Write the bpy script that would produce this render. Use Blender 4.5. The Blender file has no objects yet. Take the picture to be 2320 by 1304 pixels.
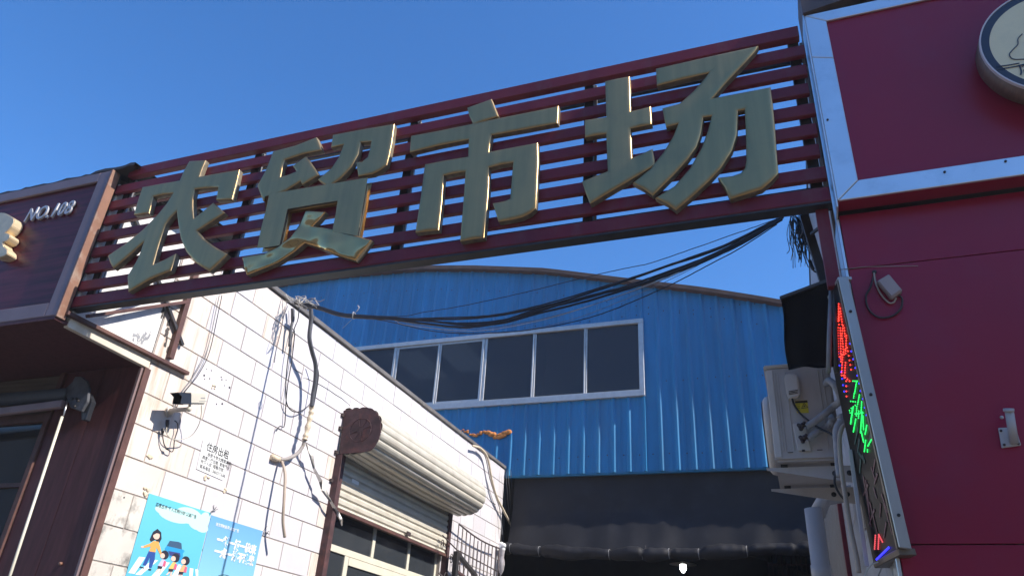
import bpy, bmesh, math, random
from mathutils import Vector, Matrix
from math import radians as R
random.seed(11)
SC = bpy.context.scene
COL = SC.collection

# ------------------------------------------------------------------ camera
FPX, PX0, PY0 = 1696.25, 1160.0, 652.0
YAW, PITCH, ROLL = -0.37824965, 0.49508933, 0.06624991
CAM = Vector((0, 0, 1.6))
_f = Vector((math.sin(YAW) * math.cos(PITCH), math.cos(YAW) * math.cos(PITCH), math.sin(PITCH)))
_r = Vector((math.cos(YAW), -math.sin(YAW), 0))
_u = _r.cross(_f)
CR = _r * math.cos(ROLL) + _u * math.sin(ROLL)
CU = -_r * math.sin(ROLL) + _u * math.cos(ROLL)
cd = bpy.data.cameras.new('camera')
cam = bpy.data.objects.new('camera', cd)
COL.objects.link(cam)
cd.sensor_width = 36
cd.lens = FPX / 2320 * 36
cd.clip_start = 0.05
cd.clip_end = 3000
m = Matrix.Identity(4)
for i, a in enumerate((CR, CU, -_f)):
    for j in range(3):
        m[j][i] = a[j]
m.translation = CAM
cam.matrix_world = m
SC.camera = cam

# ------------------------------------------------------------------ sky, sun, exposure
SUN_EL, SUN_AZ = R(42), R(94)          # azimuth from +Y towards +X
W = bpy.data.worlds.new('World')
SC.world = W
W.use_nodes = True
nt = W.node_tree
nt.nodes.clear()
wo = nt.nodes.new('ShaderNodeOutputWorld')
bg = nt.nodes.new('ShaderNodeBackground')
sky = nt.nodes.new('ShaderNodeTexSky')
sky.sky_type = 'NISHITA'
sky.sun_disc = False
sky.sun_elevation = SUN_EL
sky.sun_rotation = SUN_AZ
sky.air_density = 1.0
sky.dust_density = 0.4
sky.ozone_density = 5.0
bg.inputs[1].default_value = 0.135
hs = nt.nodes.new('ShaderNodeHueSaturation')
hs.inputs['Saturation'].default_value = 1.22
hs.inputs['Hue'].default_value = 0.505
nt.links.new(sky.outputs[0], hs.inputs['Color'])
nt.links.new(hs.outputs[0], bg.inputs[0])
nt.links.new(bg.outputs[0], wo.inputs[0])
sl = bpy.data.lights.new('sun', 'SUN')
sl.energy = 4.0
sl.angle = R(0.53)
sl.color = (1.0, 0.93, 0.84)
so = bpy.data.objects.new('sun', sl)
COL.objects.link(so)
sd = Vector((math.sin(SUN_AZ) * math.cos(SUN_EL), math.cos(SUN_AZ) * math.cos(SUN_EL), math.sin(SUN_EL)))
so.rotation_euler = sd.to_track_quat('Z', 'Y').to_euler()
so.location = sd * 40
SC.view_settings.view_transform = 'Standard'
SC.view_settings.look = 'None'
SC.view_settings.gamma = 1
SC.view_settings.exposure = 0.88
SC.view_settings.use_curve_mapping = False
SC.render.engine = 'CYCLES'
SC.cycles.max_bounces = 8

# ------------------------------------------------------------------ measuring on the photograph
def ray(x, y):
    return CR * ((x - PX0) / FPX) + CU * (-(y - PY0) / FPX) + _f

def at(x, y, **k):
    """world point on the plane X=, Y= or Z= that photo pixel (x, y) shows"""
    r = ray(x, y)
    a, v = list(k.items())[0]
    i = 'XYZ'.index(a)
    return CAM + r * ((v - CAM[i]) / r[i])

def zoomer(x0, y0, s):
    return lambda x, y: (x0 + x * s, y0 + y * s)

# ------------------------------------------------------------------ materials
MATS = {}

def mat(name, col, rough=0.6, metal=0.0, var=0.12, scale=6.0, bump=0.0, bscale=60.0, spec=0.5,
        stretch=(1, 1, 1), dirt=None, dirt_amt=0.0, dirt_scale=2.0, dirt_stretch=(1, 1, 1), rnd=0.0, emit=None, estr=0.0,
        coat=0.0, trans=0.0, alpha=None, rvar=0.0):
    mt = bpy.data.materials.new(name)
    mt.use_nodes = True
    t = mt.node_tree
    N, L = t.nodes, t.links
    b = N['Principled BSDF']
    b.inputs['Roughness'].default_value = rough
    b.inputs['Metallic'].default_value = metal
    b.inputs['Specular IOR Level'].default_value = spec
    b.inputs['Coat Weight'].default_value = coat
    b.inputs['Coat Roughness'].default_value = 0.08
    b.inputs['Transmission Weight'].default_value = trans
    tc = N.new('ShaderNodeNewGeometry')
    mp = N.new('ShaderNodeMapping')
    mp.inputs['Scale'].default_value = stretch
    L.new(tc.outputs['Position'], mp.inputs[0])
    nz = N.new('ShaderNodeTexNoise')
    nz.inputs['Scale'].default_value = scale
    nz.inputs['Detail'].default_value = 6
    L.new(mp.outputs[0], nz.inputs[0])
    rp = N.new('ShaderNodeMapRange')
    rp.inputs['From Min'].default_value = 0.3
    rp.inputs['From Max'].default_value = 0.7
    rp.inputs['To Min'].default_value = 1 - var
    rp.inputs['To Max'].default_value = 1 + var
    L.new(nz.outputs[0], rp.inputs[0])
    mx = N.new('ShaderNodeVectorMath')
    mx.operation = 'SCALE'
    mx.inputs[0].default_value = col[:3]
    L.new(rp.outputs[0], mx.inputs['Scale'])
    out = mx.outputs[0]
    if rnd:
        oi = N.new('ShaderNodeObjectInfo')
        r2 = N.new('ShaderNodeMapRange')
        r2.inputs['To Min'].default_value = 1 - rnd
        r2.inputs['To Max'].default_value = 1 + rnd
        L.new(oi.outputs['Random'], r2.inputs[0])
        m2 = N.new('ShaderNodeVectorMath')
        m2.operation = 'SCALE'
        L.new(out, m2.inputs[0])
        L.new(r2.outputs[0], m2.inputs['Scale'])
        out = m2.outputs[0]
    if dirt:
        mp2 = N.new('ShaderNodeMapping')
        mp2.inputs['Scale'].default_value = dirt_stretch
        L.new(tc.outputs['Position'], mp2.inputs[0])
        n2 = N.new('ShaderNodeTexNoise')
        n2.inputs['Scale'].default_value = dirt_scale
        n2.inputs['Detail'].default_value = 8
        n2.inputs['Roughness'].default_value = 0.65
        L.new(mp2.outputs[0], n2.inputs[0])
        r3 = N.new('ShaderNodeMapRange')
        r3.inputs['From Min'].default_value = 0.52
        r3.inputs['From Max'].default_value = 0.75
        r3.inputs['To Max'].default_value = dirt_amt
        L.new(n2.outputs[0], r3.inputs[0])
        mc = N.new('ShaderNodeMix')
        mc.data_type = 'RGBA'
        L.new(r3.outputs[0], mc.inputs[0])
        L.new(out, mc.inputs[6])
        mc.inputs[7].default_value = (*dirt[:3], 1)
        out = mc.outputs[2]
    L.new(out, b.inputs['Base Color'])
    if rvar:
        r4 = N.new('ShaderNodeMapRange')
        r4.inputs['From Min'].default_value = 0.3
        r4.inputs['From Max'].default_value = 0.7
        r4.inputs['To Min'].default_value = max(0.02, rough - rvar)
        r4.inputs['To Max'].default_value = rough + rvar
        L.new(nz.outputs[0], r4.inputs[0])
        L.new(r4.outputs[0], b.inputs['Roughness'])
    if bump:
        n3 = N.new('ShaderNodeTexNoise')
        n3.inputs['Scale'].default_value = bscale
        n3.inputs['Detail'].default_value = 4
        L.new(mp.outputs[0], n3.inputs[0])
        bp = N.new('ShaderNodeBump')
        bp.inputs['Strength'].default_value = min(1, bump)
        bp.inputs['Distance'].default_value = 0.01
        L.new(n3.outputs[0], bp.inputs['Height'])
        L.new(bp.outputs[0], b.inputs['Normal'])
    if emit:
        b.inputs['Emission Color'].default_value = (*emit, 1)
        b.inputs['Emission Strength'].default_value = estr
    MATS[name] = mt
    return mt

def glass(name, tint, mixf=0.25, rough=0.03, spec=0.5):
    """window glass: partly see-through, partly a dark dusty tint, glossy on top"""
    mt = bpy.data.materials.new(name)
    mt.use_nodes = True
    t = mt.node_tree
    N, L = t.nodes, t.links
    b = N['Principled BSDF']
    b.inputs['Base Color'].default_value = (*tint, 1)
    b.inputs['Roughness'].default_value = rough
    b.inputs['Specular IOR Level'].default_value = spec
    tr = N.new('ShaderNodeBsdfTransparent')
    tr.inputs[0].default_value = (0.55, 0.6, 0.66, 1)
    mx = N.new('ShaderNodeMixShader')
    mx.inputs[0].default_value = mixf
    L.new(b.outputs[0], mx.inputs[1])
    L.new(tr.outputs[0], mx.inputs[2])
    L.new(mx.outputs[0], N['Material Output'].inputs[0])
    return mt

maroon = mat('maroon_painted_steel', (0.17, 0.019, 0.033), 0.45, spec=0.3, var=0.2, scale=3, dirt=(0.16, 0.075, 0.08), dirt_amt=0.55,
             dirt_scale=5, dirt_stretch=(1, 1, 0.35), bump=0.15, bscale=25, rvar=0.12)
dark_steel = mat('dark_steel', (0.03, 0.028, 0.03), 0.5, var=0.3, scale=8, dirt=(0.12, 0.07, 0.05), dirt_amt=0.4)
brown_steel = mat('rusty_brown_steel', (0.10, 0.045, 0.038), 0.6, var=0.25, scale=9, dirt=(0.2, 0.1, 0.06), dirt_amt=0.5, bump=0.2)
letter_face = mat('tarnished_gold_steel', (0.51, 0.335, 0.15), 0.37, metal=0.92, var=0.09, scale=3, stretch=(7, 7, 0.4), bump=0.12,
                  bscale=1.2, dirt=(0.27, 0.21, 0.12), dirt_amt=0.35, dirt_scale=2.2, rvar=0.06)
letter_side = mat('dull_brass_edge', (0.17, 0.14, 0.095), 0.55, metal=0.1, var=0.3, scale=25, bump=0.4, bscale=30,
                  dirt=(0.3, 0.24, 0.17), dirt_amt=0.6, dirt_scale=14)
blue_sheet = mat('blue_painted_sheet', (0.024, 0.205, 0.41), 0.5, spec=0.3, var=0.14, scale=1.6, stretch=(3, 1, 0.5), rnd=0.08,
                 dirt=(0.07, 0.2, 0.33), dirt_amt=0.55, dirt_scale=2.2, dirt_stretch=(2.2, 1, 0.3), bump=0.08, bscale=8, rvar=0.1)
trim_brown = mat('weathered_verge_flashing', (0.11, 0.055, 0.035), 0.7, var=0.3, scale=4)
alu = mat('window_aluminium', (0.5, 0.5, 0.5), 0.42, metal=0.3, var=0.08, scale=9, dirt=(0.3, 0.28, 0.25), dirt_amt=0.35)
silver = mat('silver_composite_panel', (0.78, 0.80, 0.80), 0.28, metal=0.75, var=0.05, scale=4, dirt=(0.28, 0.3, 0.32), dirt_amt=0.25, dirt_scale=6,
             bump=0.05, bscale=3)
magenta = mat('magenta_gloss_panel', (0.29, 0.009, 0.042), 0.32, spec=0.4, var=0.06, scale=1.2, dirt=(0.2, 0.03, 0.08), dirt_amt=0.35, dirt_scale=1.6,
              bump=0.05, bscale=1.5, rvar=0.06)
tile_m = mat('white_wall_tile', (0.62, 0.595, 0.615), 0.5, var=0.035, scale=3, rnd=0.045, dirt=(0.62, 0.55, 0.46), dirt_amt=0.55, dirt_scale=1.3,
             dirt_stretch=(1, 2.2, 0.5), bump=0.05, bscale=40)
tile_stained = mat('soot_stained_tile', (0.6, 0.56, 0.5), 0.6, var=0.1, scale=3, dirt=(0.06, 0.06, 0.055), dirt_amt=0.95, dirt_scale=5.5,
                   dirt_stretch=(1, 1.3, 1))
tile_rusty = mat('rust_streaked_tile', (0.68, 0.6, 0.54), 0.5, var=0.06, scale=3, dirt=(0.45, 0.25, 0.12), dirt_amt=0.75, dirt_scale=3.2,
                 dirt_stretch=(1, 3.5, 0.35))
grout = mat('grey_grout', (0.36, 0.32, 0.29), 0.9, var=0.2, scale=14)
plaster = mat('cream_plaster', (0.68, 0.60, 0.48), 0.7, var=0.06, scale=4, dirt=(0.5, 0.33, 0.18), dirt_amt=0.6, dirt_scale=3.5, dirt_stretch=(1, 2, 0.5), bump=0.1)
white_panel = mat('white_flat_panel', (0.74, 0.72, 0.69), 0.5, var=0.04, scale=2.5, dirt=(0.3, 0.3, 0.3), dirt_amt=0.6, dirt_scale=7)
shop_brown = mat('dark_maroon_laminate', (0.10, 0.036, 0.038), 0.5, spec=0.22, var=0.22, scale=6, stretch=(4, 4, 0.6), dirt=(0.1, 0.05, 0.05), dirt_amt=0.3)
sign_wood = mat('wood_grain_sign_panel', (0.11, 0.013, 0.02), 0.4, spec=0.3, var=0.5, scale=4.5, stretch=(0.35, 1, 6), bump=0.06, bscale=3)
frame_grey = mat('mauve_grey_frame', (0.24, 0.17, 0.175), 0.45, metal=0.1, var=0.1, scale=5, dirt=(0.22, 0.14, 0.12), dirt_amt=0.3)
copper_edge = mat('brown_edge_strip', (0.23, 0.115, 0.075), 0.5, var=0.15, scale=7, dirt=(0.36, 0.28, 0.22), dirt_amt=0.9, dirt_scale=6)
dark_roof = mat('dark_roof_sheet', (0.045, 0.045, 0.05), 0.75, var=0.25, scale=6)
cable_m = mat('black_cable', (0.014, 0.015, 0.02), 0.5, var=0.2, scale=10)
cable_grey = mat('grey_cable', (0.22, 0.22, 0.23), 0.55, var=0.15, scale=10)
cable_pale = mat('pale_wire', (0.5, 0.47, 0.42), 0.5, var=0.15)
conduit_m = mat('dark_grey_conduit', (0.085, 0.088, 0.1), 0.55, var=0.2, scale=6)
tape_m = mat('cream_tape', (0.62, 0.52, 0.38), 0.6, var=0.2, scale=15, bump=0.5, bscale=30)
cream_tin = mat('cream_shutter_steel', (0.60, 0.56, 0.47), 0.42, metal=0.15, var=0.08, scale=5, dirt=(0.35, 0.24, 0.14), dirt_amt=0.35, dirt_scale=4,
                dirt_stretch=(1, 0.5, 3), rvar=0.08)
plate_m = mat('oxide_red_plate', (0.065, 0.03, 0.032), 0.75, var=0.4, scale=9, dirt=(0.3, 0.09, 0.06), dirt_amt=0.35, dirt_scale=10, bump=0.3, bscale=20)
cream_frame = mat('cream_window_frame', (0.66, 0.62, 0.5), 0.45, var=0.06)
iron = mat('dark_iron', (0.05, 0.035, 0.035), 0.6, var=0.3, scale=12, dirt=(0.15, 0.07, 0.05), dirt_amt=0.5, dirt_scale=9)
white_plastic = mat('white_plastic', (0.55, 0.52, 0.44), 0.4, var=0.03)
black_plastic = mat('black_plastic', (0.02, 0.022, 0.028), 0.35, var=0.1)
ac_paint = mat('aged_ac_paint', (0.52, 0.47, 0.43), 0.5, var=0.06, scale=5, dirt=(0.35, 0.3, 0.26), dirt_amt=0.5, dirt_scale=6, dirt_stretch=(1, 1, 0.4))
ac_trim = mat('ac_cover_plastic', (0.66, 0.6, 0.54), 0.45, var=0.05)
foam = mat('pipe_lagging', (0.36, 0.35, 0.36), 0.75, var=0.15, scale=20, bump=0.4, bscale=35)
hose = mat('beige_hose', (0.42, 0.34, 0.27), 0.5, var=0.1)
yellow = mat('yellow_label', (0.75, 0.6, 0.04), 0.5, var=0.05)
ink = mat('black_ink', (0.02, 0.02, 0.022), 0.6, var=0.0)
paper = mat('white_paper', (0.80, 0.81, 0.80), 0.6, var=0.03, scale=8)
curtain_m = mat('black_insulating_fabric', (0.017, 0.017, 0.02), 0.6, spec=0.25, var=0.15, scale=3, bump=0.15, bscale=9, dirt=(0.05, 0.05, 0.055), dirt_amt=0.25,
                dirt_scale=3)
flap_m = mat('dark_awning_cloth', (0.004, 0.004, 0.005), 0.9, spec=0.1, var=0.2, scale=10)
foam_orange = mat('orange_sealing_foam', (0.62, 0.22, 0.05), 0.8, var=0.35, scale=14, bump=0.5, bscale=20)
concrete = mat('worn_concrete_ground', (0.13, 0.122, 0.112), 0.9, var=0.25, scale=3, bump=0.2, bscale=50)
pave = mat('pavement_slabs', (0.16, 0.155, 0.145), 0.85, var=0.15, scale=2)
render_grey = mat('grey_render', (0.33, 0.32, 0.31), 0.85, var=0.12, scale=2)
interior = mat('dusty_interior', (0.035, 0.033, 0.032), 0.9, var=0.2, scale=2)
pipe_white = mat('weathered_pvc', (0.52, 0.5, 0.49), 0.45, var=0.06, scale=3, dirt=(0.3, 0.3, 0.33), dirt_amt=0.4, dirt_stretch=(1, 1, 0.4))
steel_rib = mat('galvanised_ribbed_sheet', (0.27, 0.25, 0.22), 0.5, metal=0.4, var=0.12, scale=6)
pane_m = glass('hall_window_glass', (0.028, 0.034, 0.045), 0.3, 0.04)
pane2_m = glass('shop_window_glass', (0.045, 0.052, 0.06), 0.25, 0.05)
cream_disc = mat('cream_lightbox_face', (0.9, 0.77, 0.47), 0.4, spec=0.3, var=0.06, scale=3, dirt=(0.35, 0.34, 0.26), dirt_amt=0.3, dirt_scale=3)
navy = mat('navy_print', (0.03, 0.04, 0.06), 0.35, var=0.05)
tan_rim = mat('brown_rim_metal', (0.2, 0.13, 0.1), 0.5, var=0.2, scale=12, stretch=(1, 1, 5))
rim_white = mat('white_rim', (0.7, 0.62, 0.6), 0.4, var=0.05)
led_board = mat('smoked_led_board', (0.008, 0.0085, 0.009), 0.3, spec=0.12, var=0.1)
led_frame = mat('dull_aluminium_profile', (0.5, 0.47, 0.42), 0.36, metal=0.6, var=0.1, scale=8, stretch=(1, 1, 0.4))
led_red = mat('red_led', (0.5, 0.02, 0.01), 0.3, emit=(1.0, 0.045, 0.03), estr=1.6)
led_green = mat('green_led', (0.02, 0.4, 0.06), 0.3, emit=(0.02, 0.9, 0.13), estr=1.2)
led_blue = mat('blue_led', (0.02, 0.02, 0.5), 0.3, emit=(0.03, 0.03, 1.0), estr=1.6)
film_teal = mat('unlit_teal_film', (0.03, 0.12, 0.1), 0.3)
film_pink = mat('unlit_pink_film', (0.14, 0.045, 0.065), 0.35)
led_salmon = mat('dim_red_led', (0.4, 0.05, 0.05), 0.3, emit=(0.9, 0.1, 0.12), estr=0.6)
gold_edge = mat('cream_gold_letter', (0.7, 0.56, 0.36), 0.4, metal=0.35, var=0.12, scale=12)
chrome = mat('polished_steel_letter', (0.6, 0.6, 0.62), 0.28, metal=0.8, var=0.05)

# ------------------------------------------------------------------ mesh helpers
class MB:
    def __init__(s):
        s.v, s.f, s.sm = [], [], []
    def add(s, v, f, smooth=False):
        o = len(s.v)
        s.v += [tuple(p) for p in v]
        s.f += [tuple(i + o for i in q) for q in f]
        s.sm += [smooth] * len(f)
        return s
    def box(s, x0, x1, y0, y1, z0, z1):
        v = [(x, y, z) for x in (x0, x1) for y in (y0, y1) for z in (z0, z1)]
        return s.add(v, [(0, 1, 3, 2), (4, 6, 7, 5), (0, 4, 5, 1), (2, 3, 7, 6), (0, 2, 6, 4), (1, 5, 7, 3)])
    def prism(s, pts, d):
        """closed polygon pts (3-D, planar) pushed along vector d"""
        d = Vector(d)
        n = len(pts)
        a = [Vector(p) for p in pts]
        v = a + [p + d for p in a]
        f = [tuple(range(n - 1, -1, -1)), tuple(range(n, 2 * n))]
        f += [(i, (i + 1) % n, n + (i + 1) % n, n + i) for i in range(n)]
        return s.add(v, f)
    def bar(s, p, q, w, h, up=(0, 0, 1)):
        p, q = Vector(p), Vector(q)
        d = (q - p).normalized()
        a = d.cross(Vector(up))
        if a.length < 1e-4:
            a = d.cross(Vector((0, 1, 0)))
        a.normalize()
        b = a.cross(d)
        a, b = a * w / 2, b * h / 2
        return s.prism([p - a - b, p + a - b, p + a + b, p - a + b], q - p)
    def tube(s, pts, r, n=8, smooth=True):
        pts = [Vector(p) for p in pts]
        rr = r if isinstance(r, (list, tuple)) else [r] * len(pts)
        v, f = [], []
        ref = Vector((0.13, 0.21, 0.97))
        for i, p in enumerate(pts):
            d = (pts[min(i + 1, len(pts) - 1)] - pts[max(i - 1, 0)]).normalized()
            a = d.cross(ref)
            if a.length < 0.05:
                a = d.cross(Vector((1, 0, 0)))
            a.normalize()
            b = d.cross(a)
            for k in range(n):
                t = 2 * math.pi * k / n
                v.append(p + (a * math.cos(t) + b * math.sin(t)) * rr[i])
        for i in range(len(pts) - 1):
            for k in range(n):
                f.append((i * n + k, i * n + (k + 1) % n, (i + 1) * n + (k + 1) % n, (i + 1) * n + k))
        f.append(tuple(range(n - 1, -1, -1)))
        f.append(tuple(range(len(v) - n, len(v))))
        return s.add(v, f, smooth)
    def cyl(s, p, q, r, n=16, r2=None):
        return s.tube([p, q], [r, r if r2 is None else r2], n)
    def ball(s, c, r, n=6):
        c = Vector(c)
        rr = r if isinstance(r, (tuple, list)) else (r, r, r)
        v, f = [], []
        for i in range(n + 1):
            for k in range(n * 2):
                th, ph = math.pi * i / n, math.pi * k / n
                v.append(c + Vector((rr[0] * math.sin(th) * math.cos(ph), rr[1] * math.sin(th) * math.sin(ph), rr[2] * math.cos(th))))
        m_ = n * 2
        for i in range(n):
            for k in range(m_):
                f.append((i * m_ + k, (i + 1) * m_ + k, (i + 1) * m_ + (k + 1) % m_, i * m_ + (k + 1) % m_))
        return s.add(v, f, True)
    def mesh(s, name, mt, bevel=0.0, seg=1):
        me = bpy.data.meshes.new(name)
        me.from_pydata(s.v, [], s.f)
        me.polygons.foreach_set('use_smooth', s.sm)
        if bevel:
            bm = bmesh.new()
            bm.from_mesh(me)
            bmesh.ops.recalc_face_normals(bm, faces=bm.faces)
            bmesh.ops.bevel(bm, geom=list(bm.edges), offset=bevel, segments=seg, affect='EDGES', clamp_overlap=True)
            bm.to_mesh(me)
            bm.free()
        for x in (mt if isinstance(mt, (list, tuple)) else [mt]):
            me.materials.append(x)
        me.update()
        return me
    def build(s, name, mt, parent=None, bevel=0.0, seg=1, **tags):
        return link(name, s.mesh(name, mt, bevel, seg), parent, **tags)

def link(name, me, parent=None, label=None, cat=None, group=None, kind=None):
    o = bpy.data.objects.new(name, me)
    COL.objects.link(o)
    if parent is not None:
        o.parent = parent
        o.matrix_parent_inverse = Matrix.Translation(-parent.location) if parent.parent is None else Matrix.Translation(-parent.location)
        if parent.type == 'MESH':
            o.matrix_parent_inverse = Matrix.Identity(4)
    tag(o, label, cat, group, kind)
    return o

def tag(o, label=None, cat=None, group=None, kind=None):
    for k, v in (('label', label), ('category', cat), ('group', group), ('kind', kind)):
        if v:
            o[k] = v
    return o

def thing(name, label, cat, loc, group=None):
    o = bpy.data.objects.new(name, None)
    o.location = loc
    o.empty_display_size = 0.2
    COL.objects.link(o)
    return tag(o, label, cat, group)

def catmull(pts, n=8):
    pts = [Vector(p) for p in pts]
    P = [pts[0] * 2 - pts[1]] + pts + [pts[-1] * 2 - pts[-2]]
    out = []
    for i in range(1, len(P) - 2):
        a, b, c, d = P[i - 1:i + 3]
        for k in range(n):
            t = k / n
            out.append(0.5 * ((2 * b) + (c - a) * t + (2 * a - 5 * b + 4 * c - d) * t * t + (3 * b - a - 3 * c + d) * t ** 3))
    out.append(pts[-1])
    return out

def text_mesh(body, size, bold=0.0, extrude=0.0, shear=0.0, align='LEFT', sx=1.0, space=1.0):
    c = bpy.data.curves.new('lettering', 'FONT')
    c.body = body
    c.size = size
    c.offset = bold
    c.extrude = extrude
    c.shear = shear
    c.align_x = align
    c.space_character = space
    c.resolution_u = 3
    o = bpy.data.objects.new('lettering', c)
    COL.objects.link(o)
    me = bpy.data.meshes.new_from_object(o.evaluated_get(bpy.context.evaluated_depsgraph_get()))
    bpy.data.objects.remove(o)
    bpy.data.curves.remove(c)
    if sx != 1.0:
        for v in me.vertices:
            v.co.x *= sx
    return me

def put_text(name, body, size, mt, origin, right, up, parent, bold=0.0, extrude=0.0, shear=0.0, sx=1.0, label=None, align='LEFT', space=1.0):
    me = text_mesh(body, size, bold, extrude, shear, align, sx, space)
    right, up = Vector(right).normalized(), Vector(up).normalized()
    nrm = right.cross(up)
    M = Matrix.Identity(4)
    for i, a in enumerate((right, up, nrm)):
        for j in range(3):
            M[j][i] = a[j]
    M.translation = Vector(origin)
    me.transform(M)
    me.materials.clear()
    me.materials.append(mt)
    me.name = name
    return link(name, me, parent, label=label)

# ------------------------------------------------------------------ the setting
MB().box(-300, 300, -300, 300, -0.3, 0.0).build('ground', concrete, kind='structure')
MB().box(-60, 0.42, 3.2, 14.3, 0.0, 0.12).build('pavement', pave, kind='structure')

# ------------------------------------------------------------------ market hall at the end of the alley
HY = 14.4
ARC = [(-24, 8.9), (-21, 9.75), (-17, 10.5), (-14, 10.82), (-11.9, 10.93), (-10.2, 10.9), (-8.26, 10.8), (-6.68, 10.58), (-4.86, 10.25), (-3.19, 9.79), (-1.3, 9.28), (0.11, 8.83), (2.0, 8.1)]

def arc(x):
    for (a, b), (c, d) in zip(ARC, ARC[1:]):
        if a <= x <= c:
            return b + (d - b) * (x - a) / (c - a)
    return ARC[0][1] if x < ARC[0][0] else ARC[-1][1]

ZB = 5.53
WX0, WX1, WZ0, WZ1 = -9.86, -2.65, 7.06, 8.80
hall = thing('market_hall', 'blue corrugated metal market hall with curved roof at the end of the alley', 'hall', (-8, HY, 0))
PITCH_R = 0.3156
rib0 = -5.518
RW, RT, RH = 0.052, 0.014, 0.032   # rib half width at foot, at top, height

def rib_cols(xa, xb):
    xs = [(xa, 0)]
    k = math.ceil((xa - rib0) / PITCH_R - 1e-6)
    while rib0 + k * PITCH_R < xb - 0.02:
        c = rib0 + k * PITCH_R
        if c > xa + 0.02:
            xs += [(c - RW, 0), (c - RT, RH), (c + RT, RH), (c + RW, 0), (c + 0.11, 0), (c + 0.115, 0.002), (c + 0.135, 0.002), (c + 0.14, 0),
                   (c + 0.18, 0), (c + 0.185, 0.004), (c + 0.205, 0.004), (c + 0.21, 0)]
        k += 1
    xs.append((xb, 0))
    return [q for i, q in enumerate(xs) if xa <= q[0] <= xb]

def sheet(xa, xb, zlo, zhi, yoff=0.0):
    """corrugated strip between heights zlo(x) and zhi(x)"""
    mb = MB()
    cs = rib_cols(xa, xb)
    prev = None
    for x, h in cs:
        lo, hi = zlo(x), zhi(x)
        p = [Vector((x, HY - h + yoff, lo)), Vector((x, HY - h + yoff, hi))]
        if prev and hi > lo:
            mb.add([prev[0], p[0], p[1], prev[1]], [(0, 1, 2, 3)])
        prev = p
    return mb

def joinmb(*ms):
    o = MB()
    for q in ms:
        o.add(q.v, q.f)
    return o

span = PITCH_R * 4
x = rib0 - 0.16 - span * 11
while x < 1.9:
    xe = min(x + span, 2.0)
    lowp, upp = [], []
    xs = sorted({x, xe} | {c for c in (WX0, WX1) if x < c < xe})
    spans = list(zip(xs, xs[1:]))
    if all(WX0 < (a + b) / 2 < WX1 for a, b in spans):
        groups = [[sheet(a, b, lambda q: ZB, lambda q: WZ0) for a, b in spans] + [MB().box(xe - 0.012, xe + 0.004, HY - 0.008, HY + 0.001, ZB, WZ0 - 0.01)],
                  [sheet(a, b, lambda q: WZ1, lambda q: arc(q) - 0.02) for a, b in spans] + [MB().box(xe - 0.012, xe + 0.004, HY - 0.008, HY + 0.001, WZ1 + 0.01, min(arc(x), arc(xe)) - 0.12)]]
    else:
        g_ = []
        for a, b in spans:
            if WX0 < (a + b) / 2 < WX1:
                g_ += [sheet(a, b, lambda q: ZB, lambda q: WZ0), sheet(a, b, lambda q: WZ1, lambda q: arc(q) - 0.02)]
            else:
                g_.append(sheet(a, b, lambda q: ZB, lambda q: arc(q) - 0.02))
        groups = [g_ + [MB().box(xe - 0.012, xe + 0.004, HY - 0.008, HY + 0.001, ZB, min(arc(x), arc(xe)) - 0.12)]]
    for g_ in groups:
        joinmb(*g_).build('wall_panel', blue_sheet, hall)
    x = xe
# screws
sc_ = MB()
for k in range(-18, 19):
    xx = rib0 + (k + 0.5) * PITCH_R + random.uniform(-0.05, 0.05)
    for z in (5.86, 7.35, 8.9, arc(xx) - 0.55):
        if (WX0 < xx < WX1 and WZ0 - .1 < z < WZ1 + .1) or random.random() < 0.15:
            continue
        zz = z + random.uniform(-0.02, 0.02)
        sc_.cyl((xx, HY + 0.002, zz), (xx, HY - 0.012, zz), 0.013, 6)
o = sc_.build('screw', dark_steel, hall)
o['kind'] = 'stuff'
# verge flashing following the arch, overhanging the facade, and the roof behind
vg, rf = MB(), MB()
n = 60
prev = None
for i in range(n + 1):
    xx = -24 + 26 * i / n
    z = arc(xx)
    a = [Vector((xx, HY - 0.17, z - 0.05)), Vector((xx, HY - 0.17, z + 0.045)), Vector((xx, HY + 0.12, z + 0.045)), Vector((xx, HY + 0.12, z - 0.05))]
    if prev:
        vg.add(prev + a, [(0, 4, 5, 1), (1, 5, 6, 2), (3, 7, 4, 0)])
        rf.add([(prev[1].x, HY + 0.1, prev[1].z - 0.02), (xx, HY + 0.1, z + 0.025), (xx, 50, z + 0.025), (prev[1].x, 50, prev[1].z - 0.02)], [(0, 1, 2, 3)])
    prev = a
vg.build('verge', trim_brown, hall)
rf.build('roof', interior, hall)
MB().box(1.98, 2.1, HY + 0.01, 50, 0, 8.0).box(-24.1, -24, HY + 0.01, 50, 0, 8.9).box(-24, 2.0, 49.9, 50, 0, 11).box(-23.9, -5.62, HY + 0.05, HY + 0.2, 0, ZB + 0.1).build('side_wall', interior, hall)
MB().box(0.60, 1.98, HY + 0.03, HY + 0.2, 0, ZB).build('front_wall', blue_sheet, hall)
MB().box(-24, 2, HY + 0.02, HY + 0.1, ZB - 0.03, ZB + 0.012).build('sill_flashing', blue_sheet, hall)
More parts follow.
